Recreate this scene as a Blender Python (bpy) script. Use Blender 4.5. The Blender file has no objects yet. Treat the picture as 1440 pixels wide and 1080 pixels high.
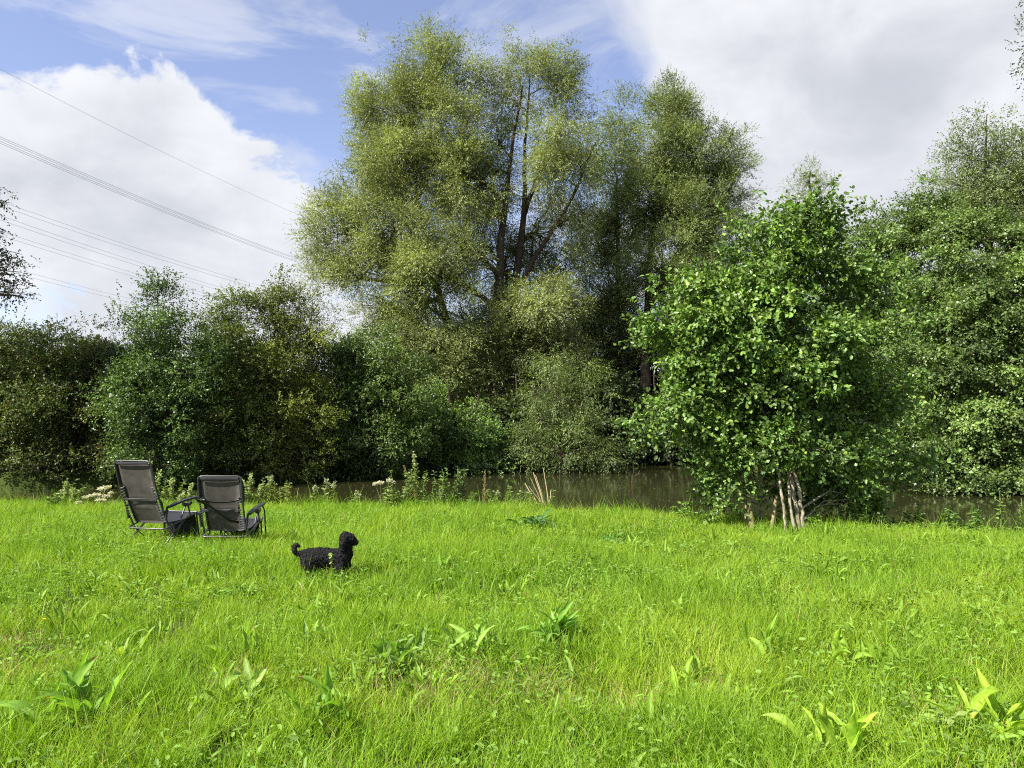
import bpy, bmesh, math, random
import numpy as np
from mathutils import Vector, Matrix

# ------------------------------------------------------------------ camera, sky, sun, exposure
C = bpy.context.scene
COL = C.collection
F = 1082.0                       # focal length in pixels of the 1440 x 1080 photograph
PITCH = math.radians(2.65)
EYE = 1.6
cam_d = bpy.data.cameras.new("camera")
cam = bpy.data.objects.new("camera", cam_d)
COL.objects.link(cam)
cam.location = (0, 0, EYE)
cam.rotation_euler = (math.pi / 2 + PITCH, 0, 0)
cam_d.sensor_width = 36
cam_d.lens = 36 * F / 1440
cam_d.clip_start = 0.05
cam_d.clip_end = 3000
C.camera = cam
C.render.resolution_x, C.render.resolution_y = 1024, 768
C.view_settings.view_transform = 'Standard'
C.view_settings.look = 'None'
C.view_settings.gamma = 1
C.view_settings.exposure = 1.4
C.render.engine = 'CYCLES'
cy = C.cycles
cy.max_bounces = 6
cy.diffuse_bounces = 2
cy.glossy_bounces = 2
cy.transmission_bounces = 3
cy.transparent_max_bounces = 4
cy.use_denoising = False
cy.filter_width = 1.1
cy.sample_clamp_indirect = 4

SUN_AZ, SUN_EL = 236.0, 45.0     # compass angle from +Y towards +X, elevation
saz, sel = math.radians(SUN_AZ), math.radians(SUN_EL)
SUNV = Vector((math.sin(saz) * math.cos(sel), math.cos(saz) * math.cos(sel), math.sin(sel)))
sd = bpy.data.lights.new("sun", 'SUN')
sd.energy = 5.0
sd.angle = math.radians(0.53)
sd.color = (1.0, 0.95, 0.87)
so = bpy.data.objects.new("sun", sd)
COL.objects.link(so)
so.rotation_euler = SUNV.to_track_quat('Z', 'Y').to_euler()
so.location = SUNV * 50


def ray(px, py):
    x, y = (px - 720) / F, (540 - py) / F
    c, s = math.cos(PITCH), math.sin(PITCH)
    return np.array([x, c - y * s, s + y * c])


def P(px, py, d):
    r = ray(px, py)
    return np.array([0, 0, EYE]) + r * (d / r[1])


def G(px, py, z=0.0):
    r = ray(px, py)
    t = (z - EYE) / r[2]
    return r[0] * t, r[1] * t


def nodes_of(tree):
    tree.nodes.clear()

    def N(kind, **kw):
        n = tree.nodes.new(kind)
        for k, v in kw.items():
            if k.startswith("i_"):
                n.inputs[k[2:].replace("_", " ")].default_value = v
            else:
                setattr(n, k, v)
        return n
    return N, tree.links.new


def build_world():
    w = bpy.data.worlds.new("World")
    C.world = w
    w.use_nodes = True
    N, L = nodes_of(w.node_tree)

    def M(op, a, b=None, c=None, clamp=False):
        n = N('ShaderNodeMath', operation=op, use_clamp=clamp)
        for i, v in enumerate((a, b, c)):
            if v is None:
                continue
            if isinstance(v, (int, float)):
                n.inputs[i].default_value = v
            else:
                L(v, n.inputs[i])
        return n.outputs[0]

    def smooth(v, lo, hi):
        n = N('ShaderNodeMapRange', interpolation_type='SMOOTHSTEP')
        L(v, n.inputs['Value'])
        n.inputs['From Min'].default_value = lo
        n.inputs['From Max'].default_value = hi
        return n.outputs['Result']

    tc = N('ShaderNodeTexCoord')
    d = tc.outputs['Generated']
    sky = N('ShaderNodeTexSky', sky_type='NISHITA', sun_disc=False)
    sky.sun_elevation = sel
    sky.sun_rotation = saz
    sky.air_density = 1.0
    sky.dust_density = 0.6
    sky.ozone_density = 1.6
    # direction of the sky -> noise
    mp = N('ShaderNodeMapping')
    mp.inputs['Scale'].default_value = (1.0, 1.0, 1.5)
    L(d, mp.inputs['Vector'])
    n1 = N('ShaderNodeTexNoise', i_Scale=6.5, i_Detail=11.0, i_Roughness=0.6, i_Distortion=0.25)
    L(mp.outputs[0], n1.inputs['Vector'])
    n2 = N('ShaderNodeTexNoise', i_Scale=5.5, i_Detail=8.0, i_Roughness=0.58, i_Distortion=0.3)
    mp2 = N('ShaderNodeMapping')
    mp2.inputs['Location'].default_value = (3.1, 1.7, 0.4)
    L(mp.outputs[0], mp2.inputs['Vector'])
    L(mp2.outputs[0], n2.inputs['Vector'])

    def lobe(px, py, sig, amp):
        v = ray(px, py)
        v = v / np.linalg.norm(v)
        dp = N('ShaderNodeVectorMath', operation='DOT_PRODUCT')
        L(d, dp.inputs[0])
        dp.inputs[1].default_value = v.tolist()
        k = 1.0 / (sig / F) ** 2
        e = M('EXPONENT', M('MULTIPLY', M('SUBTRACT', dp.outputs['Value'], 1.0), k))
        return M('MULTIPLY', e, amp)

    # where the cloud banks hang (directions in the sky)
    def total(lst):
        acc = None
        for a in lst:
            v = lobe(*a)
            acc = v if acc is None else M('ADD', acc, v)
        return acc
    crisp = total(CRISP)
    soft = total(SOFT)
    base = n1.outputs['Fac']
    c1 = smooth(M('ADD', M('MULTIPLY', M('SUBTRACT', base, 0.5), 3.4), crisp), 0.0, 0.36)
    c2 = smooth(M('ADD', M('MULTIPLY', M('SUBTRACT', n2.outputs['Fac'], 0.5), 1.6), soft), 0.08, 0.72)
    mp3 = N('ShaderNodeMapping')
    mp3.inputs['Scale'].default_value = (1.0, 1.6, 2.6)
    mp3.inputs['Rotation'].default_value = (0.0, 0.35, 0.2)
    L(d, mp3.inputs['Vector'])
    n3 = N('ShaderNodeTexNoise', i_Scale=3.2, i_Detail=8.0, i_Roughness=0.62, i_Distortion=0.8)
    L(mp3.outputs[0], n3.inputs['Vector'])
    veil = M('MULTIPLY', smooth(n3.outputs['Fac'], 0.47, 0.72), 0.55)
    cov = M('MAXIMUM', M('MAXIMUM', c1, c2), veil)
    cov = M('MULTIPLY', M('MAXIMUM', cov, 0.06), 0.97)
    # light and grey inside the clouds
    shade = smooth(M('ADD', M('ADD', M('MULTIPLY', n2.outputs['Fac'], 1.1), M('MULTIPLY', n1.outputs['Fac'], -0.35)), M('MULTIPLY', total(GREY), 0.36)), 0.20, 0.92)
    cm = N('ShaderNodeMix', data_type='RGBA')
    L(shade, cm.inputs['Factor'])
    cm.inputs['A'].default_value = (0.84, 0.855, 0.89, 1)
    cm.inputs['B'].default_value = (0.55, 0.57, 0.62, 1)
    skm = N('ShaderNodeMix', data_type='RGBA', blend_type='MULTIPLY')
    skm.inputs['Factor'].default_value = 1
    L(sky.outputs[0], skm.inputs['A'])
    skm.inputs['B'].default_value = SKY_TINT
    b1 = N('ShaderNodeBackground')
    b1.inputs['Strength'].default_value = 0.083
    L(skm.outputs['Result'], b1.inputs['Color'])
    b2 = N('ShaderNodeBackground')
    b2.inputs['Strength'].default_value = CLOUD
    L(cm.outputs['Result'], b2.inputs['Color'])
    mx = N('ShaderNodeMixShader')
    L(cov, mx.inputs['Fac'])
    L(b1.outputs[0], mx.inputs[1])
    L(b2.outputs[0], mx.inputs[2])
    out = N('ShaderNodeOutputWorld')
    L(mx.outputs[0], out.inputs['Surface'])
    w.cycles.sampling_method = 'AUTOMATIC'


SKY_TINT = (1.10, 0.95, 1.02, 1)
CLOUD = 0.435
CRISP = [(50, 140, 95, .34), (150, 165, 75, .28), (205, 175, 50, .2), (260, 230, 60, .24), (400, 235, 40, .15), (60, 330, 170, .36), (230, 330, 120, .32), (430, 270, 85, .36), (350, 400, 120, .34), (200, 230, 70, .16),
         (400, 80, 120, -.34), (510, 130, 110, -.30), (450, 190, 30, -.2), (350, 190, 55, -.12), (40, 5, 70, -.45), (185, 20, 62, -.75), (110, 15, 50, -.3), (890, 110, 50, -.3), (650, 60, 150, -.3), (800, 60, 90, -.2), (180, 275, 60, -.16), (330, 345, 50, -.14)]
SOFT = [(1180, 130, 190, .75), (1300, 320, 220, .7), (1430, 60, 200, .7), (790, 10, 110, .12), (1010, 50, 110, .6),
        (90, 300, 150, .35), (400, 330, 120, .4), (895, 100, 60, -.62), (1080, 290, 60, -.35), (1180, 300, 50, -.3), (870, 190, 50, -.3), (360, 90, 120, -.2), (250, 40, 60, .12), (640, 60, 110, -.25), (190, 280, 70, -.25)]
GREY = [(150, 220, 60, .30), (210, 310, 80, .45), (280, 400, 130, .5), (40, 270, 60, .25), (1150, 180, 170, .45), (1300, 200, 160, .35), (130, 70, 60, -.3), (440, 230, 70, -.3), (1000, 90, 60, -.3)]
build_world()

# ------------------------------------------------------------------ helpers
RNG = np.random.default_rng(11)


def tag(o, label=None, cat=None, group=None, kind=None):
    if label: o["label"] = label
    if cat: o["category"] = cat
    if group: o["group"] = group
    if kind: o["kind"] = kind
    return o


def thing(name, label, cat, loc=(0, 0, 0), rotz=0.0, group=None):
    o = bpy.data.objects.new(name, None)
    COL.objects.link(o)
    o.empty_display_size = 0.2
    o.location = [float(v) for v in loc]
    o.rotation_euler = (0, 0, rotz)
    return tag(o, label, cat, group)


class MB:
    """collects quads (numpy) with one colour per face"""
    def __init__(s):
        s.v, s.f, s.c, s.n = [], [], [], 0

    def add(s, v, f, c=(0.2, 0.2, 0.2)):
        v = np.asarray(v, float).reshape(-1, 3)
        f = np.asarray(f, np.int64).reshape(-1, 4)
        c = np.asarray(c, float)
        if c.ndim == 1:
            c = np.tile(c, (len(f), 1))
        s.v.append(v); s.f.append(f + s.n); s.c.append(c)
        s.n += len(v)

    def tube(s, pts, rad, sides=6, c=(0.2, 0.2, 0.2), cap=False):
        pts = np.asarray(pts, float)
        n = len(pts)
        rad = np.broadcast_to(np.asarray(rad, float), (n,))
        t = np.gradient(pts, axis=0)
        t /= np.linalg.norm(t, axis=1)[:, None] + 1e-9
        m = t.mean(axis=0)
        ref = np.array([0, 0, 1.0]) if abs(m[2]) < 0.75 * np.linalg.norm(m) else np.array([0.0, 1.0, 0.1])
        a = np.cross(t, ref)
        a /= np.linalg.norm(a, axis=1)[:, None] + 1e-9
        b = np.cross(t, a)
        an = np.arange(sides) * 2 * math.pi / sides
        ring = a[:, None, :] * np.cos(an)[None, :, None] + b[:, None, :] * np.sin(an)[None, :, None]
        v = pts[:, None, :] + ring * rad[:, None, None]
        i, j = np.meshgrid(np.arange(n - 1), np.arange(sides), indexing='ij')
        j2 = (j + 1) % sides
        f = np.stack([i * sides + j, i * sides + j2, (i + 1) * sides + j2, (i + 1) * sides + j], -1).reshape(-1, 4)
        v = v.reshape(-1, 3)
        if cap:
            k = len(v)
            v = np.vstack([v, pts[:1], pts[-1:]])
            e = []
            for q in range(0, sides, 2):
                e.append([k, (q + 2) % sides, (q + 1) % sides, q])
                o = (n - 1) * sides
                e.append([k + 1, o + q, o + (q + 1) % sides, o + (q + 2) % sides])
            f = np.vstack([f, np.array(e)])
        s.add(v, f, c)

    def build(s, name, mat, parent=None, origin=None, smooth=False):
        v = np.concatenate(s.v); f = np.concatenate(s.f); c = np.concatenate(s.c)
        if origin is not None:
            v = v - np.asarray(origin, float)
        me = bpy.data.meshes.new(name)
        me.vertices.add(len(v))
        me.vertices.foreach_set("co", v.astype(np.float32).ravel())
        me.loops.add(f.size)
        me.loops.foreach_set("vertex_index", f.astype(np.int32).ravel())
        me.polygons.add(len(f))
        me.polygons.foreach_set("loop_start", np.arange(0, f.size, 4, dtype=np.int32))
        if smooth:
            me.polygons.foreach_set("use_smooth", np.ones(len(f), bool))
        me.update(calc_edges=True)
        at = me.attributes.new("col", 'FLOAT_COLOR', 'FACE')
        at.data.foreach_set("color", np.hstack([c, np.ones((len(c), 1))]).astype(np.float32).ravel())
        me.materials.append(mat)
        o = bpy.data.objects.new(name, me)
        COL.objects.link(o)
        if parent is not None:
            o.parent = parent
        return o


def unit(v):
    return v / (np.linalg.norm(v, axis=-1, keepdims=True) + 1e-9)


def hash3(i, j, k, seed=0):
    h = (i * 374761393 + j * 668265263 + k * 2147483647 + seed * 974634777) & 0xFFFFFFFF
    h = ((h ^ (h >> 13)) * 1274126177) & 0xFFFFFFFF
    return ((h ^ (h >> 16)) & 0xFFFF) / 65535.0


def vnoise(x, y, seed=0):
    xi, yi = np.floor(x).astype(np.int64), np.floor(y).astype(np.int64)
    fx, fy = x - xi, y - yi
    fx, fy = fx * fx * (3 - 2 * fx), fy * fy * (3 - 2 * fy)
    z = np.zeros_like(xi)
    a, b = hash3(xi, yi, z, seed), hash3(xi + 1, yi, z, seed)
    c, d = hash3(xi, yi + 1, z, seed), hash3(xi + 1, yi + 1, z, seed)
    return (a * (1 - fx) + b * fx) * (1 - fy) + (c * (1 - fx) + d * fx) * fy


# ------------------------------------------------------------------ materials
def leaf_material(name, trans=0.35, rough=0.45, spec=0.35, tcol=(1.25, 1.35, 0.45)):
    m = bpy.data.materials.new(name)
    m.use_nodes = True
    N, L = nodes_of(m.node_tree)
    at = N('ShaderNodeAttribute', attribute_name="col")
    p = N('ShaderNodeBsdfPrincipled', i_Roughness=rough)
    p.inputs['Specular IOR Level'].default_value = spec
    L(at.outputs['Color'], p.inputs['Base Color'])
    t = N('ShaderNodeBsdfTranslucent')
    mul = N('ShaderNodeMix', data_type='RGBA', blend_type='MULTIPLY')
    mul.inputs['Factor'].default_value = 1
    L(at.outputs['Color'], mul.inputs['A'])
    mul.inputs['B'].default_value = (*tcol, 1)
    L(mul.outputs['Result'], t.inputs['Color'])
    mx = N('ShaderNodeMixShader')
    mx.inputs['Fac'].default_value = trans
    L(p.outputs[0], mx.inputs[1])
    L(t.outputs[0], mx.inputs[2])
    o = N('ShaderNodeOutputMaterial')
    L(mx.outputs[0], o.inputs['Surface'])
    return m


def solid_material(name, col, rough=0.6, spec=0.3, noise=0.0, scale=20.0, bump=0.0, metal=0.0, attr=False, stretch=(1, 1, 1), col2=None):
    m = bpy.data.materials.new(name)
    m.use_nodes = True
    N, L = nodes_of(m.node_tree)
    p = N('ShaderNodeBsdfPrincipled', i_Roughness=rough, i_Metallic=metal)
    p.inputs['Specular IOR Level'].default_value = spec
    tc = N('ShaderNodeTexCoord')
    mp = N('ShaderNodeMapping')
    mp.inputs['Scale'].default_value = stretch
    L(tc.outputs['Object'], mp.inputs['Vector'])
    nz = N('ShaderNodeTexNoise', i_Scale=scale, i_Detail=6.0, i_Roughness=0.6)
    L(mp.outputs[0], nz.inputs['Vector'])
    mx = N('ShaderNodeMix', data_type='RGBA')
    rr = N('ShaderNodeMapRange')
    rr.inputs['From Min'].default_value = 0.35
    rr.inputs['From Max'].default_value = 0.65
    L(nz.outputs['Fac'], rr.inputs['Value'])
    L(rr.outputs['Result'], mx.inputs['Factor'])
    c2 = col2 or tuple(max(0, c * (1 - noise)) for c in col)
    mx.inputs['A'].default_value = (*col, 1)
    mx.inputs['B'].default_value = (*c2, 1)
    if attr:
        at = N('ShaderNodeAttribute', attribute_name="col")
        mul = N('ShaderNodeMix', data_type='RGBA', blend_type='MULTIPLY')
        mul.inputs['Factor'].default_value = 1
        L(mx.outputs['Result'], mul.inputs['A'])
        L(at.outputs['Color'], mul.inputs['B'])
        L(mul.outputs['Result'], p.inputs['Base Color'])
    else:
        L(mx.outputs['Result'], p.inputs['Base Color'])
    if bump:
        b = N('ShaderNodeBump', i_Strength=bump, i_Distance=0.02)
        L(nz.outputs['Fac'], b.inputs['Height'])
        L(b.outputs[0], p.inputs['Normal'])
    o = N('ShaderNodeOutputMaterial')
    L(p.outputs[0], o.inputs['Surface'])
    return m


M_LEAF = leaf_material("foliage", 0.30, 0.48, 0.35)
M_GLOSSY = leaf_material("glossy_foliage", 0.30, 0.42, 0.40)
M_GRASS = leaf_material("grass_blades", 0.42, 0.5, 0.25, (1.2, 1.3, 0.4))
M_BARK = solid_material("bark", (0.085, 0.065, 0.045), 0.9, 0.1, 0.55, 6, 0.6, stretch=(1, 1, 0.3))
M_PALEBARK = solid_material("pale_bark", (0.34, 0.31, 0.22), 0.9, 0.1, 0.5, 26, 0.8, stretch=(1, 1, 0.4), col2=(0.11, 0.09, 0.06))
M_POST = solid_material("weathered_stake_wood", (0.26, 0.22, 0.11), 0.85, 0.15, 0.45, 30, 0.4, stretch=(1, 1, 0.15))
M_STEM = leaf_material("plant_stem", 0.1, 0.6, 0.2)
M_TUBE = solid_material("grey_metal_tube", (0.075, 0.075, 0.072), 0.35, 0.5, 0.3, 40, metal=0.55)
M_DARKTUBE = solid_material("dark_metal_tube", (0.03, 0.03, 0.032), 0.4, 0.5, 0.2, 40)
M_FABRIC = solid_material("grey_mesh_fabric", (0.078, 0.071, 0.062), 0.8, 0.2, 0.34, 9, 0.1)
M_SEATF = solid_material("dark_fabric_shade_deepened", (0.016, 0.016, 0.021), 0.7, 0.25, 0.2, 30)  # dark cloth, blackened further for the shade under the seat
M_BLACK = solid_material("black_plastic", (0.02, 0.02, 0.022), 0.45, 0.4, 0.1, 30)
M_CORD = solid_material("pale_elastic_cord", (0.30, 0.30, 0.29), 0.8, 0.2, 0.2, 30)
M_DOG = solid_material("black_curly_coat", (0.010, 0.009, 0.010), 0.75, 0.25, 0.4, 60, 0.9)
M_NOSE = solid_material("wet_nose", (0.012, 0.011, 0.012), 0.3, 0.5, 0.1, 40)
M_EYE = solid_material("dark_eye", (0.02, 0.012, 0.006), 0.08, 0.6, 0.1, 40)
M_CABLE = solid_material("cable_metal", (0.28, 0.29, 0.31), 0.5, 0.4, 0.1, 3)


def ground_material():
    m = bpy.data.materials.new("meadow_soil")
    m.use_nodes = True
    N, L = nodes_of(m.node_tree)
    tc = N('ShaderNodeTexCoord')
    n1 = N('ShaderNodeTexNoise', i_Scale=1.2, i_Detail=8.0, i_Roughness=0.65)
    n2 = N('ShaderNodeTexNoise', i_Scale=40.0, i_Detail=4.0)
    L(tc.outputs['Object'], n1.inputs['Vector'])
    L(tc.outputs['Object'], n2.inputs['Vector'])
    mx = N('ShaderNodeMix', data_type='RGBA')
    L(n1.outputs['Fac'], mx.inputs['Factor'])
    mx.inputs['A'].default_value = (0.045, 0.075, 0.012, 1)
    mx.inputs['B'].default_value = (0.075, 0.095, 0.022, 1)
    mx2 = N('ShaderNodeMix', data_type='RGBA', blend_type='MULTIPLY')
    mx2.inputs['Factor'].default_value = 0.7
    L(mx.outputs['Result'], mx2.inputs['A'])
    L(n2.outputs['Color'], mx2.inputs['B'])
    p = N('ShaderNodeBsdfPrincipled', i_Roughness=0.95)
    p.inputs['Specular IOR Level'].default_value = 0.1
    L(mx2.outputs['Result'], p.inputs['Base Color'])
    o = N('ShaderNodeOutputMaterial')
    L(p.outputs[0], o.inputs['Surface'])
    return m


def water_material():
    m = bpy.data.materials.new("river_water")
    m.use_nodes = True
    N, L = nodes_of(m.node_tree)
    tc = N('ShaderNodeTexCoord')
    mp = N('ShaderNodeMapping')
    mp.inputs['Scale'].default_value = (0.8, 1.6, 1)
    L(tc.outputs['Object'], mp.inputs['Vector'])
    n1 = N('ShaderNodeTexNoise', i_Scale=2.2, i_Detail=3.0, i_Roughness=0.5)
    L(mp.outputs[0], n1.inputs['Vector'])
    n2 = N('ShaderNodeTexNoise', i_Scale=0.25, i_Detail=5.0, i_Roughness=0.6)
    L(mp.outputs[0], n2.inputs['Vector'])
    b = N('ShaderNodeBump', i_Strength=0.045, i_Distance=0.05)
    L(n1.outputs['Fac'], b.inputs['Height'])
    mx = N('ShaderNodeMix', data_type='RGBA')
    L(n2.outputs['Fac'], mx.inputs['Factor'])
    mx.inputs['A'].default_value = (0.019, 0.020, 0.008, 1)
    mx.inputs['B'].default_value = (0.029, 0.029, 0.011, 1)
    p = N('ShaderNodeBsdfPrincipled', i_Roughness=0.06, i_IOR=1.33)
    L(mx.outputs['Result'], p.inputs['Base Color'])
    L(b.outputs[0], p.inputs['Normal'])
    o = N('ShaderNodeOutputMaterial')
    L(p.outputs[0], o.inputs['Surface'])
    return m


# ------------------------------------------------------------------ ground and river
WATER_Z = -0.7
RIVER = np.array([(-400, 40), (-120, 22), (-60, 19.5), (-25, 17.3), (-10.4, 16.0), (-6, 15.9), (-3.1, 15.6), (0, 15.2), (2.4, 14.6), (4.5, 13.4),
                  (7.45, 11.6), (10, 9.4), (14, 5.5), (20, -2), (40, -22), (120, -90), (160, -60), (60, -8), (40, 8), (25, 19.5), (18, 22.6), (15.6, 24.5),
                  (14.8, 27.6), (15.9, 33), (13.5, 38), (6.7, 40), (0, 37), (-2.2, 34), (-8.5, 29.2), (-15.8, 24.3), (-28, 23.5), (-60, 25), (-120, 29), (-400, 60)], float)


def river_sd(x, y):
    """signed distance to the water's edge, positive on land"""
    x = np.asarray(x, float); y = np.asarray(y, float)
    d = np.full(x.shape, 1e9)
    ins = np.zeros(x.shape, bool)
    n = len(RIVER)
    for i in range(n):
        ax, ay = RIVER[i]; bx, by = RIVER[(i + 1) % n]
        ex, ey = bx - ax, by - ay
        t = np.clip(((x - ax) * ex + (y - ay) * ey) / (ex * ex + ey * ey), 0, 1)
        d = np.minimum(d, np.hypot(x - ax - t * ex, y - ay - t * ey))
        c = ((ay > y) != (by > y)) & (x < (bx - ax) * (y - ay) / (by - ay + 1e-12) + ax)
        ins ^= c
    return np.where(ins, -d, d)


def ground_z(x, y):
    s = river_sd(x, y)
    top = 0.10 * (vnoise(x * 0.35, y * 0.35, 3) - 0.5) + 0.06 * (vnoise(x * 1.1, y * 1.1, 5) - 0.5)
    top = top - .15 * np.clip(1 - s / 2.8, 0, 1) ** 1.5
    k = np.clip((s + 0.6) / 1.5, 0, 1)
    k = k * k * (3 - 2 * k)
    far = np.clip((y - 48) / 20, 0, 1) * 0.5
    return -1.3 + (1.3 + top + far) * k


def spaced(lo, hi, mid_lo, mid_hi, step, n):
    a = lo + (mid_lo - lo) * (1 - np.linspace(1, 0, n, endpoint=False) ** 2.2)
    b = np.arange(mid_lo, mid_hi, step)
    c = mid_hi + (hi - mid_hi) * np.linspace(0, 1, n) ** 2.2
    return np.concatenate([a, b, c])


gx = spaced(-900, 900, -26, 26, 0.25, 34)
gy = spaced(-500, 1400, -2, 46, 0.25, 34)
X, Y = np.meshgrid(gx, gy, indexing='ij')
Z = ground_z(X.ravel(), Y.ravel())
nx, ny = len(gx), len(gy)
ii, jj = np.meshgrid(np.arange(nx - 1), np.arange(ny - 1), indexing='ij')
ff = np.stack([ii * ny + jj, (ii + 1) * ny + jj, (ii + 1) * ny + jj + 1, ii * ny + jj + 1], -1).reshape(-1, 4)
mb = MB()
mb.add(np.stack([X.ravel(), Y.ravel(), Z], -1), ff)
tag(mb.build("ground", ground_material(), smooth=True), "grassy meadow and river banks", kind="structure")

wm = bpy.data.meshes.new("water")
wm.from_pydata([(-400, -200, WATER_Z), (400, -200, WATER_Z), (400, 120, WATER_Z), (-400, 120, WATER_Z)], [], [(0, 1, 2, 3)])
wm.materials.append(water_material())
wo = bpy.data.objects.new("water", wm)
COL.objects.link(wo)
tag(wo, "still dark brown river water", kind="structure")


# ------------------------------------------------------------------ leaves and trees
def add_leaves(mb, base, dirv, nrm, Ln, Wd, col, rounded=False):
    dirv = unit(dirv)
    side = unit(np.cross(dirv, nrm))
    nn = np.cross(side, dirv)
    Ln = Ln[:, None]; Wd = Wd[:, None]
    n = len(base)
    if not rounded:
        v0 = base
        v1 = base + dirv * Ln * .45 + side * Wd * .5 + nn * Wd * .12
        v2 = base + dirv * Ln - nn * Ln * .10
        v3 = base + dirv * Ln * .45 - side * Wd * .5 + nn * Wd * .12
        v = np.stack([v0, v1, v2, v3], 1).reshape(-1, 3)
        f = np.arange(n * 4).reshape(-1, 4)
        mb.add(v, f, col)
    else:
        tip = base + dirv * Ln - nn * Ln * .12
        mid = base + dirv * Ln * .5
        l1 = base + dirv * Ln * .28 + side * Wd * .46 + nn * Wd * .14
        l2 = base + dirv * Ln * .74 + side * Wd * .40 + nn * Wd * .08
        r1 = base + dirv * Ln * .28 - side * Wd * .46 + nn * Wd * .14
        r2 = base + dirv * Ln * .74 - side * Wd * .40 + nn * Wd * .08
        v = np.stack([base, l1, l2, tip, r2, r1], 1).reshape(-1, 3)
        k = np.arange(n)[:, None] * 6
        f = np.concatenate([k + np.array([[0, 1, 2, 3]]), k + np.array([[0, 3, 4, 5]])], 0)
        mb.add(v, f, np.vstack([col, col]))


def curve_pts(a, b, lift, n=6, wob=0.0, rng=RNG):
    a, b = np.asarray(a, float), np.asarray(b, float)
    t = np.linspace(0, 1, n)[:, None]
    m = (a + b) / 2 + np.array([0, 0, lift]) + np.array([(a[0] - b[0]) * .15, (a[1] - b[1]) * .15, 0])
    p = a * (1 - t) ** 2 + 2 * m * t * (1 - t) + b * t * t
    if wob:
        p[1:-1] += rng.normal(0, wob, (n - 2, 3))
    return p


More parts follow.
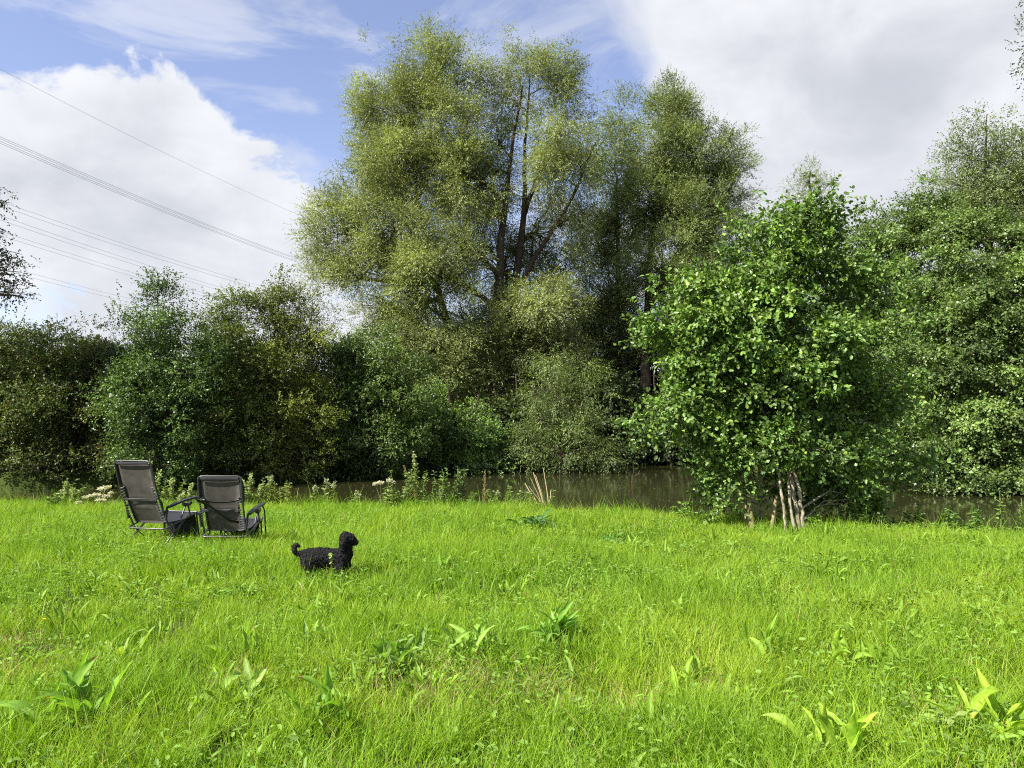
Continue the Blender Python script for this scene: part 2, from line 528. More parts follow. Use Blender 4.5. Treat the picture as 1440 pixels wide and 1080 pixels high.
def make_tree(name, label, cat, depth, trunks, blobs, n_leaves, leaf=(.12, .03), cols=((.10, .13, .03), (.06, .09, .02)),
              twig=.5, up=.35, droop=.15, clump=.55, per=9, mat=None, bark=None, rounded=False, seed=1, group=None, fill=.35,
              rz=1.0, branch_r=1.0, spread=.42, limbs=True, hue=.2, flat=.75, nclump=1.5, wisp=3, jit=.8):
    """crown ellipses are (px, py, rx, ry, depth offset, density); trunks are lists of (px, py, depth offset, radius)"""
    rng = np.random.default_rng(seed)
    sc = depth / F
    base = P(*trunks[0][0][:2], depth + trunks[0][0][2])
    base[2] = float(ground_z(np.array([base[0]]), np.array([base[1]]))[0]) - .05
    root = thing(name, label, cat, base, group=group)
    wood = MB()
    nodes, nrad = [], []
    for k, tr in enumerate(trunks):
        pts = np.array([P(a, b, depth + c) for a, b, c, r in tr])
        if k == 0 or tr[0][1] > trunks[0][0][1] - 8:
            pts[0][2] = base[2]
        rad = np.array([r for a, b, c, r in tr])
        m = len(pts) * 4
        s = np.linspace(0, len(pts) - 1, m)
        q = np.stack([np.interp(s, np.arange(len(pts)), pts[:, i]) for i in range(3)], -1)
        for _ in range(2):
            q[1:-1] = (q[:-2] + 2 * q[1:-1] + q[2:]) / 4
        q[1:-1] += rng.normal(0, .015 * depth / 12, (m - 2, 3)) * .5
        rr = np.interp(s, np.arange(len(pts)), rad)
        wood.tube(q, rr, 8)
        nodes.append(q); nrad.append(rr)
    nodes = np.concatenate(nodes); nrad = np.concatenate(nrad)
    cc, cr, cw, co = [], [], [], []
    for (px, py, rx, ry, dz, dens) in blobs:
        c = P(px, py, depth + dz)
        R = np.array([rx * sc, (rx + ry) * .5 * sc * rz, ry * sc])
        area = (R[0] * R[1] + R[0] * R[2] + R[1] * R[2])
        n = max(4, int(area * nclump / (clump * clump)))
        u = unit(rng.normal(size=(n, 3)))
        r = fill + (1 - fill) * rng.random(n) ** .6
        q = c + u * R * r[:, None] * .92
        if limbs:
            w = np.linalg.norm(nodes - c, axis=1) + np.maximum(0, nodes[:, 2] - c[2] + R[2] * .3) * 3
            k = int(np.argmin(w))
            lp = curve_pts(nodes[k], c, .12 * np.linalg.norm(nodes[k] - c), 7, .02 * np.linalg.norm(nodes[k] - c), rng)
            r0 = min(nrad[k] * .7, .035 * depth / 12 * branch_r + .012 * np.linalg.norm(nodes[k] - c))
            wood.tube(lp, np.linspace(r0, r0 * .4, 7), 6)
            for b in q[:: 2 if n > 24 else 1]:
                s0 = lp[int(rng.integers(2, 7))]
                tp = curve_pts(s0, b, .15 * np.linalg.norm(b - s0), 5, .03 * np.linalg.norm(b - s0), rng)
                wood.tube(tp, np.linspace(r0 * .38, r0 * .10, 5), 4)
        kw_ = clump * rng.uniform(.65, 1.35, n)
        ww_ = np.full(n, dens) * rng.choice([.35, .8, 1.2, 1.6], n)
        if wisp:                                # single sprays standing clear of the outline
            uw = unit(rng.normal(size=(wisp, 3)) + np.array([0, 0, .45]))
            qw = c + uw * R * rng.uniform(.95, 1.0, (wisp, 1)) + uw * clump * rng.uniform(.2, 1.1, (wisp, 1))
            q = np.vstack([q, qw]); u = np.vstack([u, uw])
            kw_ = np.append(kw_, clump * rng.uniform(.45, .7, wisp)); ww_ = np.append(ww_, np.full(wisp, dens * .9))
            if limbs:
                for b in qw:
                    tp = curve_pts(lp[4], b, .1 * np.linalg.norm(b - lp[4]), 5, .03 * np.linalg.norm(b - lp[4]), rng)
                    wood.tube(tp, np.linspace(r0 * .35, r0 * .07, 5), 4)
        cc.append(q); cr.append(kw_); cw.append(ww_); co.append(u * (R / R.max()))
    cc = np.concatenate(cc); cr = np.concatenate(cr); cw = np.concatenate(cw); co = np.concatenate(co)
    tone = rng.random(len(cc))
    boost = rng.choice([.72, .95, 1.05, 1.4], len(cc))  # random clump tones: leaf variety, with brighter clumps painted as sunlit
    ns = max(1, n_leaves // per)
    pick = rng.choice(len(cc), ns, p=cw * cr ** 2 / (cw * cr ** 2).sum())
    lo = rng.normal(size=(ns, 3)) * np.array([1, 1, flat])
    sp = cc[pick] + lo * (cr[pick] * spread)[:, None]
    cn = unit(lo + co[pick] * .8 + np.array([0, 0, .5]))
    out = unit(sp - cc[pick]) * .7 + co[pick] * .6
    td = unit(out + np.array([0, 0, up]) + rng.normal(size=(ns, 3)) * .45)
    tl = twig * rng.uniform(.6, 1.3, ns)
    t = (np.arange(per) + .5) / per
    t = t[None, :] + rng.uniform(-.4, .4, (ns, per)) / per
    pos = sp[:, None, :] + td[:, None, :] * (t * tl[:, None])[..., None]
    pos[..., 2] -= droop * (t ** 2) * tl[:, None]
    pos += rng.normal(size=pos.shape) * (.04 * tl[:, None, None])
    ld = td[:, None, :] * .75 + unit(rng.normal(size=pos.shape)) * jit
    ld[..., 2] -= droop
    nr = unit(rng.normal(size=pos.shape)) * .7 + np.array([0, 0, .5]) + cn[:, None, :] * .75
    n = ns * per
    a, b = np.array(cols[0]), np.array(cols[1])
    tt = np.clip(tone[pick][:, None] * .7 + rng.random((ns, per)) * .5 - .1, 0, 1).reshape(-1, 1)
    col = a * (1 - tt) + b * tt
    col = col * np.repeat(boost[pick], per)[:, None]
    col = col * rng.uniform(1 - hue, 1 + hue, (n, 1)) * rng.uniform(.93, 1.07, (n, 3))
    if len(cols) > 2:
        odd = rng.random(n) < .07
        col[odd] = np.array(cols[2]) * rng.uniform(.7, 1.2, (odd.sum(), 1))
    L_ = leaf[0] * rng.uniform(.65, 1.25, n)
    W_ = leaf[1] * rng.uniform(.7, 1.2, n)
    cm = MB()
    pf = pos.reshape(-1, 3)
    keep = pf[:, 2] > WATER_Z + .03
    add_leaves(cm, pf[keep], ld.reshape(-1, 3)[keep], nr.reshape(-1, 3)[keep], L_[keep], W_[keep], np.clip(col[keep], 0, 1), rounded)
    wood.build("trunk", bark or M_BARK, root, base, smooth=True)
    cm.build("crown", mat or M_LEAF, root, base)
    return root


WIL = ((.250, .285, .092), (.140, .175, .060), (.31, .30, .11))
WIL2 = ((.205, .250, .082), (.110, .152, .050), (.25, .25, .09))
HAW = ((.105, .150, .030), (.048, .080, .019), (.12, .09, .02))
ALD = ((.050, .090, .024), (.032, .062, .018))
BRA = ((.135, .195, .040), (.065, .110, .026))

# the two tall willows on the far bank
make_tree("willow_tree", "tallest willow, broad pale yellow-green crown on several dark stems", "tree", 42,
          [[(690, 655, 0, .48), (692, 560, 0, .40), (700, 430, 0, .26), (706, 330, .3, .19), (716, 240, .5, .11), (735, 120, .5, .04)],
           [(712, 655, .6, .38), (716, 520, .8, .28), (724, 400, 1, .22), (738, 300, 1.2, .16), (737, 220, 1, .09), (745, 110, 1, .04)],
           [(668, 655, .5, .34), (645, 520, 1.2, .25), (610, 380, 1.6, .17), (580, 250, 1.2, .10), (580, 120, .6, .04)],
           [(720, 420, 1, .15), (760, 350, .6, .12), (805, 280, .4, .09), (838, 200, .2, .04)],
           [(738, 300, 1.2, .15), (755, 250, 1, .11), (790, 180, 1, .06)],
           [(610, 400, 1.2, .14), (540, 350, .6, .09), (480, 320, -1, .06)]],
          [(585, 95, 62, 52, 0, 1), (650, 105, 50, 50, .6, .9), (550, 160, 58, 60, 0, 1), (620, 175, 65, 60, -1, 1), (565, 235, 72, 62, -1.2, 1.0),
           (520, 285, 58, 60, -.5, 1), (475, 330, 48, 62, 0, .8), (455, 390, 26, 40, 0, .45), (555, 320, 72, 60, -1.8, 1), (520, 370, 60, 50, -1.5, .9),
           (660, 250, 52, 60, -1.3, 1), (740, 90, 46, 42, .6, .75), (780, 120, 42, 45, .6, .8), (720, 150, 40, 50, 1.5, .55), (790, 190, 46, 58, -.3, 1),
           (815, 230, 32, 50, 0, .8), (770, 240, 40, 40, -.9, .8), (800, 310, 34, 55, .8, .55), (690, 200, 40, 46, 1.5, .7), (690, 300, 46, 56, 2.6, .5),
           (615, 390, 62, 52, -3, 1.1), (570, 420, 50, 46, -2.4, .9), (655, 350, 40, 50, -1.8, .8), (770, 425, 56, 38, -2.6, 1), (730, 440, 32, 30, -2, .8),
           (640, 460, 55, 46, -2.2, .8), (560, 480, 45, 50, -1.2, .7), (660, 540, 50, 60, 1.5, .6), (745, 520, 50, 60, 1.5, .6), (600, 260, 60, 70, 3.2, .7), (530, 220, 40, 60, 2.5, .7), (700, 380, 60, 70, 3.5, .9), (760, 330, 50, 70, 3.5, .7), (690, 470, 60, 50, 3.2, 1), (800, 400, 44, 60, 3, .8), (680, 250, 50, 60, 3.4, .6), (770, 480, 50, 46, 2.8, .9), (590, 480, 46, 46, -2.6, .9), (625, 525, 44, 40, -2.2, .8), (560, 540, 40, 44, -1.8, .7), (690, 540, 40, 44, -1.5, .7), (740, 480, 40, 40, -1.8, .7), (540, 440, 36, 46, -1.6, .7), (760, 540, 40, 40, -1.0, .7), (785, 485, 46, 36, -1.8, .7), (815, 520, 34, 34, -1.2, .6), (720, 590, 40, 36, -.6, .6)],
          780000, (.135, .037), WIL, twig=.75, up=.35, droop=.25, clump=.72, per=10, seed=3, fill=.3, jit=.55, flat=1.0, nclump=1.25, spread=.38)

make_tree("willow_tree", "narrower green willow with pointed top behind the leafy alder", "tree", 46,
          [[(905, 648, 0, .38), (908, 520, 0, .30), (912, 400, 0, .22), (920, 300, 0, .13), (945, 150, 0, .04)],
           [(885, 648, 1, .3), (878, 520, 1, .24), (870, 400, 1, .15), (868, 250, 1, .06)],
           [(915, 430, 0, .22), (960, 340, 0, .14), (1015, 230, 0, .06)],
           [(930, 648, 0, .4), (950, 500, .4, .3), (985, 380, .4, .16), (1010, 300, .4, .07)]],
          [(945, 150, 34, 42, 0, .9), (935, 215, 52, 50, -.4, 1), (965, 230, 50, 60, .6, 1), (920, 285, 60, 55, -.8, 1), (970, 310, 62, 55, -.5, 1),
           (1020, 225, 36, 38, .4, .8), (1025, 275, 34, 50, .4, .7), (1005, 330, 50, 46, 0, .8), (872, 175, 32, 38, 1, .55), (860, 235, 38, 55, 1.5, .6),
           (865, 330, 40, 70, 2, .6), (930, 380, 66, 55, -1, .9), (870, 430, 50, 60, 1.5, .6), (980, 400, 60, 50, -1, .8), (930, 470, 70, 56, 1, .7),
           (1020, 460, 60, 70, 1.5, .7), (850, 420, 46, 56, 2.5, .9), (832, 350, 40, 56, 2.5, .7), (815, 470, 40, 46, 3, .9), (850, 520, 40, 55, 2.5, .9), (970, 560, 70, 60, 2.4, .7)],
          520000, (.135, .040), WIL2, twig=.7, up=.5, droop=.12, clump=.7, per=10, seed=5, jit=.55, flat=1.0, nclump=1.25, spread=.38)

make_tree("willow_tree", "small sparse treetop showing over the leafy alder", "tree", 52,
          [[(1125, 640, 0, .3), (1128, 450, 0, .2), (1135, 300, 0, .1), (1140, 240, 0, .04)]],
          [(1135, 256, 36, 24, 0, 1.4), (1120, 310, 40, 40, 0, .9), (1090, 360, 60, 60, 0, 1), (1160, 270, 14, 22, 0, .3), (1150, 350, 50, 50, 0, 1), (1120, 470, 90, 80, 0, 1)],
          60000, (.13, .036), WIL2, twig=.6, up=.6, clump=.6, seed=8)

# the leafy alder on the near bank
ALDER = ((.148, .245, .040), (.068, .122, .029), (.23, .33, .045))
make_tree("alder_tree", "bushy alder with large leaves and pale stems on the near bank", "tree", 11.6,
          [[(1124, 746, -.5, .032), (1121, 715, -.5, .027), (1115, 690, -.5, .028), (1112, 665, -.45, .025), (1106, 640, -.4, .024), (1100, 540, 0, .024), (1110, 420, 0, .017), (1125, 310, 0, .008)],
           [(1133, 744, -.6, .030), (1127, 715, -.58, .026), (1125, 690, -.58, .027), (1117, 665, -.5, .024), (1112, 640, -.5, .022), (1120, 540, 0, .022), (1160, 430, 0, .012)],
           [(1105, 746, -.6, .026), (1104, 722, -.58, .022), (1099, 700, -.58, .022), (1097, 670, -.5, .018), (1070, 560, 0, .018), (1020, 460, 0, .01)],
           [(1120, 744, -.55, .026), (1111, 712, -.5, .024), (1110, 690, -.45, .022), (1107, 645, -.3, .02), (1150, 560, .2, .016), (1210, 470, .2, .009)],
           [(1068, 735, .3, .022), (1066, 680, .3, .02), (1070, 640, .3, .018), (1020, 570, .2, .014), (950, 590, .1, .008)]],
          [(1125, 318, 46, 40, 0, .8), (1085, 350, 46, 40, 0, .9), (1160, 360, 42, 44, .1, .8), (1035, 385, 55, 44, -.2, 1), (1110, 410, 65, 50, -.4, 1),
           (1185, 420, 46, 46, .1, .9), (985, 425, 46, 40, 0, .9), (1050, 460, 65, 50, -.5, 1), (1140, 480, 60, 46, -.6, 1), (1210, 490, 52, 50, 0, 1),
           (965, 490, 46, 42, 0, 1), (1000, 540, 60, 42, .1, 1), (1085, 545, 62, 42, -.4, 1), (1165, 560, 55, 46, -.4, 1), (1225, 560, 38, 46, .2, .8),
           (945, 570, 40, 28, -.1, .9), (920, 602, 26, 13, -.1, .7), (990, 600, 46, 28, .1, .9), (1055, 610, 46, 28, .1, 1), (1115, 612, 45, 24, -.45, 1),
           (1180, 630, 46, 36, 0, .9), (1035, 660, 36, 30, .1, .7), (1025, 700, 26, 26, .1, .5), (1185, 690, 40, 36, .5, .8), (1080, 690, 40, 36, .9, .5), (1140, 680, 40, 40, 1.0, .7),
           (1098, 634, 34, 16, -.55, .7), (1145, 640, 34, 16, -.5, .7), (1015, 640, 34, 22, -.1, .7), (1008, 682, 24, 20, .1, .5), (1200, 650, 36, 30, -.1, .8), (1190, 705, 36, 24, .2, .8), (1235, 690, 26, 26, .5, .6), (1262, 600, 30, 22, 0, .6), (1275, 545, 26, 16, .1, .5), (1268, 440, 26, 20, .1, .5), (1225, 395, 28, 20, .1, .6), (1288, 640, 20, 14, .2, .4), (1152, 300, 22, 18, 0, .6), (1075, 322, 22, 16, 0, .5), (925, 455, 24, 14, 0, .5), (950, 415, 22, 14, 0, .4), (1110, 500, 120, 110, 1.0, 1.3), (1090, 600, 100, 60, .9, 1.2), (1050, 420, 60, 60, .8, .9), (1250, 540, 26, 30, .3, .5)],
          86000, (.069, .050), ALDER, twig=.30, up=.25, droop=.14, clump=.24, per=8, flat=.5, nclump=1.05, spread=.38, wisp=4, mat=M_GLOSSY, bark=M_PALEBARK, rounded=True, seed=21, fill=.3, branch_r=.55, hue=.22)

# trees of the right-hand bend
RIG = ((.145, .215, .052), (.066, .112, .028), (.19, .25, .055))
make_tree("alder_tree", "big dark alder with tiers of boughs drooping over the water", "tree", 25.5,
          [[(1400, 690, 2, .3), (1398, 560, 2, .26), (1395, 430, 1.5, .18), (1390, 330, 1.2, .08)],
           [(1440, 690, 2, .25), (1450, 540, 2, .2), (1455, 380, 1.5, .1)],
           [(1360, 688, 2, .2), (1340, 560, 1.6, .15), (1310, 430, 1.2, .07)]],
          [(1380, 340, 60, 40, .5, 1), (1440, 350, 50, 50, .5, 1), (1330, 370, 46, 36, .2, .9), (1400, 410, 70, 30, -.6, 1), (1310, 420, 50, 32, -.2, 1),
           (1360, 460, 60, 26, -1, 1), (1430, 470, 46, 26, -1, 1), (1300, 490, 46, 30, -.4, .9), (1350, 520, 56, 24, -1.2, 1), (1420, 530, 50, 24, -1.3, 1),
           (1310, 560, 46, 24, -.7, .9), (1390, 580, 60, 22, -1.5, 1), (1340, 610, 50, 20, -1.2, 1), (1420, 620, 46, 20, -1.6, 1), (1325, 648, 36, 18, -1.2, .9),
           (1380, 655, 50, 16, -1.5, .9), (1430, 668, 36, 14, -1.5, .8), (1355, 674, 30, 10, -1.4, .7), (1380, 500, 90, 120, 2.4, 1.5), (1480, 500, 60, 110, 0, 1.2), (1300, 560, 50, 80, 2.2, 1.1),
           (1500, 600, 60, 70, -1, 1), (1540, 450, 60, 120, 1, 1)],
          330000, (.09, .066), RIG, twig=.45, up=.05, droop=.22, clump=.62, per=9, mat=M_GLOSSY, seed=31, fill=.4, flat=.42, spread=.35, nclump=.95)
make_tree("alder_tree", "rounded mid-green alder between the leafy near alder and the drooping one", "tree", 31,
          [[(1265, 668, 1, .25), (1262, 540, 1, .2), (1262, 420, 1, .12), (1265, 330, 1, .05)]],
          [(1265, 320, 40, 36, 0, .8), (1220, 350, 34, 36, 0, .8), (1310, 300, 42, 40, .6, .9), (1250, 380, 50, 46, -.5, 1), (1300, 370, 50, 46, -.2, 1), (1215, 420, 36, 50, 0, 1),
           (1270, 450, 60, 50, -.6, 1), (1240, 530, 60, 60, -.6, 1), (1290, 590, 50, 50, -.4, 1), (1230, 610, 50, 46, -.4, 1), (1255, 650, 50, 22, -.5, .9), (1260, 480, 70, 140, 2, 1.4)],
          150000, (.10, .07), RIG, twig=.45, up=.2, droop=.15, clump=.65, per=9, mat=M_LEAF, seed=37, fill=.4, flat=.5, spread=.37, nclump=1.0)
make_tree("birch_tree", "airy pale birch thinning out at its top above the drooping alder", "tree", 34,
          [[(1395, 665, 0, .22), (1396, 480, 0, .17), (1392, 320, 0, .11), (1385, 230, 0, .06), (1388, 160, 0, .02)],
           [(1440, 665, 1, .2), (1442, 420, 1, .15), (1440, 260, 1, .07), (1436, 180, 1, .02)]],
          [(1385, 178, 34, 24, 0, .22), (1350, 215, 32, 28, 0, .35), (1420, 215, 34, 30, 0, .4), (1345, 260, 34, 30, 0, .6), (1395, 255, 46, 34, 0, .8), (1440, 270, 40, 40, .5, .9),
           (1360, 300, 50, 30, 0, 1), (1420, 310, 50, 36, 0, 1), (1460, 200, 30, 40, 1, .4)],
          80000, (.085, .05), ((.17, .21, .075), (.11, .15, .05)), twig=.6, up=.35, droop=.15, clump=.5, per=9, seed=41)
make_tree("poplar_tree", "thin-leaved treetop whose outer twigs reach the upper sky", "tree", 22,
          [[(1570, 690, 0, .3), (1560, 400, 0, .24), (1540, 150, 0, .14), (1500, 30, 0, .06)]],
          [(1460, 38, 15, 30, 0, .4), (1490, 60, 40, 50, 0, .9), (1540, 120, 60, 70, 0, 1), (1500, -30, 50, 50, 0, 1), (1580, 250, 60, 90, 0, 1)],
          24000, (.08, .05), ((.09, .11, .04), (.06, .085, .03)), twig=.4, up=.2, droop=.2, clump=.35, per=8, seed=43)

# hedge bushes of the far bank, west of the willow
HG = "dark bushes along the far bank"
def bush(name, label, depth, base, blobs, n, leaf=(.075, .05), cols=HAW, seed=1, top=None, **kw):
    bx, by = base
    trunks = [[(bx, by, 0, .09), (bx - 6, by - 70, 0, .07), (bx - 10, by - 130, 0, .03)], [(bx + 12, by, .4, .07), (bx + 22, by - 60, .4, .05), (bx + 34, by - 110, .4, .02)],
              [(bx - 12, by, .2, .07), (bx - 30, by - 60, .2, .05), (bx - 40, by - 110, .2, .02)]]
    if top:
        trunks[0] += [(top[0], top[1], 0, .015)]
    return make_tree(name, label, "bush", depth, trunks, blobs, n, leaf, cols, twig=kw.pop('twig', .40), up=kw.pop('up', .3), nclump=kw.pop('nclump', 1.1), spread=kw.pop('spread', .37), clump=kw.pop('clump', .5), seed=seed, group=HG, **kw)

bush("hawthorn_bush", "dark hawthorn bush below the branch tips, farthest from the willow", 26, (30, 690),
     [(20, 500, 60, 46, 0, 1), (-40, 500, 60, 60, 0, 1), (60, 490, 46, 36, .3, 1), (30, 560, 70, 50, -.4, 1), (80, 560, 40, 40, 0, 1), (20, 630, 80, 50, -.3, 1), (70, 660, 40, 34, -.4, 1), (-50, 610, 60, 80, 0, 1), (20, 560, 80, 110, 1.6, 1)], 96000, seed=51,
     cols=((.110, .145, .030), (.052, .080, .019), (.13, .08, .02)))
bush("hawthorn_bush", "dark hawthorn bush with scattered rusty leaves behind the taller chair", 27, (120, 690),
     [(110, 500, 46, 36, 0, 1), (90, 520, 40, 40, .2, 1), (140, 530, 46, 46, -.2, 1), (120, 590, 60, 50, -.4, 1), (150, 640, 50, 44, -.4, 1), (100, 650, 50, 36, -.3, 1), (120, 570, 60, 90, 1.6, 1)], 76800, seed=53,
     cols=((.118, .138, .030), (.052, .076, .019), (.16, .08, .02)))
bush("alder_bush", "young alder with spiky top rising over the dark bushes", 26, (225, 690),
     [(222, 425, 16, 24, 0, .7), (205, 445, 22, 16, 0, .5), (248, 450, 26, 14, 0, .5), (175, 450, 14, 12, 0, .3), (225, 470, 46, 26, 0, 1), (200, 510, 60, 36, -.3, 1), (260, 520, 46, 40, -.2, 1), (180, 560, 46, 46, -.6, 1), (240, 590, 60, 46, -.4, 1), (180, 620, 40, 36, -.6, 1), (210, 655, 60, 30, -.4, .9), (220, 560, 70, 100, 1.8, 1)], 89600, seed=55,
     cols=((.095, .155, .032), (.048, .086, .020)), top=(222, 415), mat=M_GLOSSY)
bush("hazel_bush", "olive green hazel bush over the two chairs", 28, (320, 685),
     [(300, 460, 40, 26, 0, .9), (340, 440, 36, 26, 0, .9), (320, 490, 56, 36, -.2, 1), (290, 530, 50, 40, -.3, 1), (350, 540, 50, 44, -.3, 1), (310, 600, 70, 46, -.4, 1), (360, 640, 50, 40, -.4, .9), (290, 655, 50, 32, -.3, .9), (320, 560, 70, 100, 1.8, 1)], 86400, seed=57,
     cols=((.130, .170, .030), (.058, .090, .019), (.17, .14, .02)))
bush("hazel_bush", "yellow-green topped bush next to the feathery willow sapling", 29, (395, 682),
     [(375, 420, 28, 18, 0, .8), (400, 430, 34, 26, 0, 1), (380, 465, 46, 30, -.2, 1), (420, 480, 40, 34, -.2, 1), (390, 520, 56, 40, -.3, 1), (420, 570, 50, 46, -.4, 1), (380, 610, 56, 44, -.4, 1), (420, 645, 50, 34, -.4, .9), (400, 550, 60, 100, 1.8, 1)], 80000, seed=59,
     cols=((.175, .210, .030), (.075, .105, .020), (.19, .16, .03)))
bush("willow_sapling", "feathery pale willow sapling leaning over the hedge", 31, (440, 676),
     [(425, 420, 28, 14, 0, .5), (450, 435, 20, 16, 0, .4), (430, 455, 34, 18, 0, .7), (470, 455, 22, 12, 0, .25), (450, 490, 36, 26, 0, .9), (450, 560, 50, 60, .4, 1)], 17000, (.10, .03), ((.12, .135, .045), (.07, .09, .03)), seed=61, top=(440, 420), twig=.5)
bush("bramble_bush", "broad bramble thicket of bright edged leaves next to the willow stems", 31, (500, 672),
     [(480, 510, 40, 30, 0, 1), (520, 500, 46, 36, 0, 1), (560, 520, 46, 40, 0, 1), (480, 560, 46, 40, -.5, 1), (540, 565, 60, 40, -.6, 1), (500, 610, 60, 44, -.6, 1), (460, 640, 46, 34, -.4, 1), (560, 620, 50, 40, -.5, 1), (520, 650, 56, 20, -.5, .9), (520, 570, 70, 80, 1.8, 1)], 90000, (.09, .065), BRA, seed=63)
bush("bramble_bush", "bright leafy bramble mound at the foot of the tallest willow", 34, (640, 664),
     [(600, 570, 40, 36, 0, 1), (650, 590, 46, 32, -.3, 1), (610, 620, 46, 34, -.5, 1), (665, 625, 46, 28, -.5, 1), (700, 625, 36, 30, -.3, 1), (640, 650, 60, 16, -.7, 1), (690, 650, 40, 14, -.6, 1), (640, 610, 60, 50, 1.4, 1)], 46000, (.10, .075), ((.150, .230, .048), (.070, .125, .030)), seed=65)
bush("willow_bush", "low grey-green willow bush with shoots drooping to the water", 34, (790, 660),
     [(780, 512, 30, 20, .3, .8), (815, 530, 32, 16, -.2, .8), (838, 548, 20, 12, -.5, .6), (760, 548, 34, 22, -.2, .8), (800, 566, 36, 18, -.6, .9), (835, 590, 24, 14, -.8, .6), (765, 590, 34, 22, -.4, .9), (805, 608, 34, 16, -.8, .8),
      (745, 625, 36, 22, -.4, .8), (835, 632, 30, 11, -1.0, .8), (795, 640, 40, 14, -.9, .9), (858, 644, 14, 6, -1.0, .5), (720, 646, 30, 12, -.4, .8), (785, 575, 40, 70, 1.6, .8)], 32000, (.11, .035), ((.150, .195, .050), (.070, .108, .030)), seed=67, twig=.65, up=.05, droop=.5, clump=.42, flat=.55, jit=.5, wisp=6, nclump=.8)
for k, (px, dep, top, lab) in enumerate([(865, 40.3, 520, "dark elder at the water's edge under the narrower willow"), (930, 40.6, 540, "dark elder whose lowest boughs touch the water beside the dead branch"),
        (1000, 40.4, 530, "dark elder across the water behind the alder's outer boughs"), (735, 38, 560, "dark elder squeezed between bramble mound and grey-green willow bush")]):
    h = 652 - top
    bush("elder_bush", lab, dep, (px, 655), [(px, top + h * .25, 36, h * .25, 0, 1), (px - 25, top + h * .55, 34, h * .28, -.3, 1), (px + 28, top + h * .55, 36, h * .28, -.2, 1), (px, 634, 52, 24, -.9, 1.3), (px, 650, 46, 8, -1.2, 1)], 40000, (.14, .1), ((.055, .080, .02), (.032, .052, .014)), seed=140 + k, clump=.5)  # fills the dark gap, its shade put into the leaf colour
# second row behind them, leaf colour darkened to stand for deep shade
for k, (px, dep, top, nm, lab) in enumerate([
        (-30, 40, 470, "hawthorn_bush", "shaded hawthorn half hidden at the hedge's far end"), (110, 44, 462, "sycamore_tree", "distant sycamore just topping the rusty-flecked hawthorn"),
        (230, 42, 500, "hawthorn_bush", "shaded bush behind the spiky young alder"), (360, 42, 480, "hawthorn_bush", "shaded bush behind the yellow-green topped bush"),
        (490, 43, 495, "hawthorn_bush", "shaded bush behind the broad bramble thicket"), (600, 50, 455, "elder_bush", "shaded elder behind the tallest willow's stems"),
        (720, 50, 440, "elder_bush", "shaded elder seen between the willow stems"), (830, 51, 430, "elder_bush", "shaded elder in the dark gap between both willows"),
        (920, 52, 440, "elder_bush", "shaded elder behind the narrower willow's trunk"), (1020, 50, 500, "elder_bush", "shaded elder closing the river bend behind the near alder"),
        (1160, 46, 480, "elder_bush", "shaded elder beside the rounded mid-green alder"), (1340, 40, 420, "elder_bush", "shaded elder behind the drooping alder's boughs")]):
    by = 655 if px > 500 else 672
    h = (by - top)
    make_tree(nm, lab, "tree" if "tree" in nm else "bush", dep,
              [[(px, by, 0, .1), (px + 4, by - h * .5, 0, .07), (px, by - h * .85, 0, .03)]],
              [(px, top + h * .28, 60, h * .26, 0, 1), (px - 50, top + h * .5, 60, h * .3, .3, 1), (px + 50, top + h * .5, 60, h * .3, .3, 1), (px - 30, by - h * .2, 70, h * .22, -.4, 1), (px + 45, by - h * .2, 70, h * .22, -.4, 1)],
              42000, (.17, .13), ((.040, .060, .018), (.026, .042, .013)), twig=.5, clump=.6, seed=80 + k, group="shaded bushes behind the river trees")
# branch tips reaching in from the west side
make_tree("oak_tree", "dark leaved tree whose branch tips reach past the power cables", "tree", 24,
          [[(-110, 690, 0, .3), (-105, 500, 0, .25), (-90, 350, 0, .18), (-70, 220, 0, .08)]],
          [(8, 385, 30, 16, 0, .6), (-4, 355, 20, 14, 0, .5), (-6, 290, 12, 20, 0, .35), (10, 415, 24, 10, 0, .4), (-50, 320, 36, 40, 0, .8), (-80, 240, 50, 50, 0, .8)],
          13000, (.08, .05), ((.040, .055, .022), (.026, .040, .016)), twig=.35, up=.0, droop=.25, clump=.3, per=8, seed=91)

# far-off wood that closes the horizon
mbw = MB()
rng = np.random.default_rng(7)
n = 42000
ang = rng.uniform(-1.25, 1.25, n)
dd = rng.uniform(75, 110, n)
hh = 5.5 * (.6 + .5 * vnoise(ang * 14, dd * .05, 9)) * (rng.random(n) ** .6)
pos = np.stack([np.sin(ang) * dd * 1.3, np.cos(ang) * dd * .8 + 25, hh], -1)
add_leaves(mbw, pos, rng.normal(size=(n, 3)), rng.normal(size=(n, 3)) + np.array([0, -.3, .8]), rng.uniform(.35, .7, n), rng.uniform(.3, .5, n), np.array([.04, .058, .022]) * rng.uniform(.7, 1.3, (n, 1)))
tag(mbw.build("distant_wood", M_LEAF), "far-off wood beyond the river", kind="stuff")

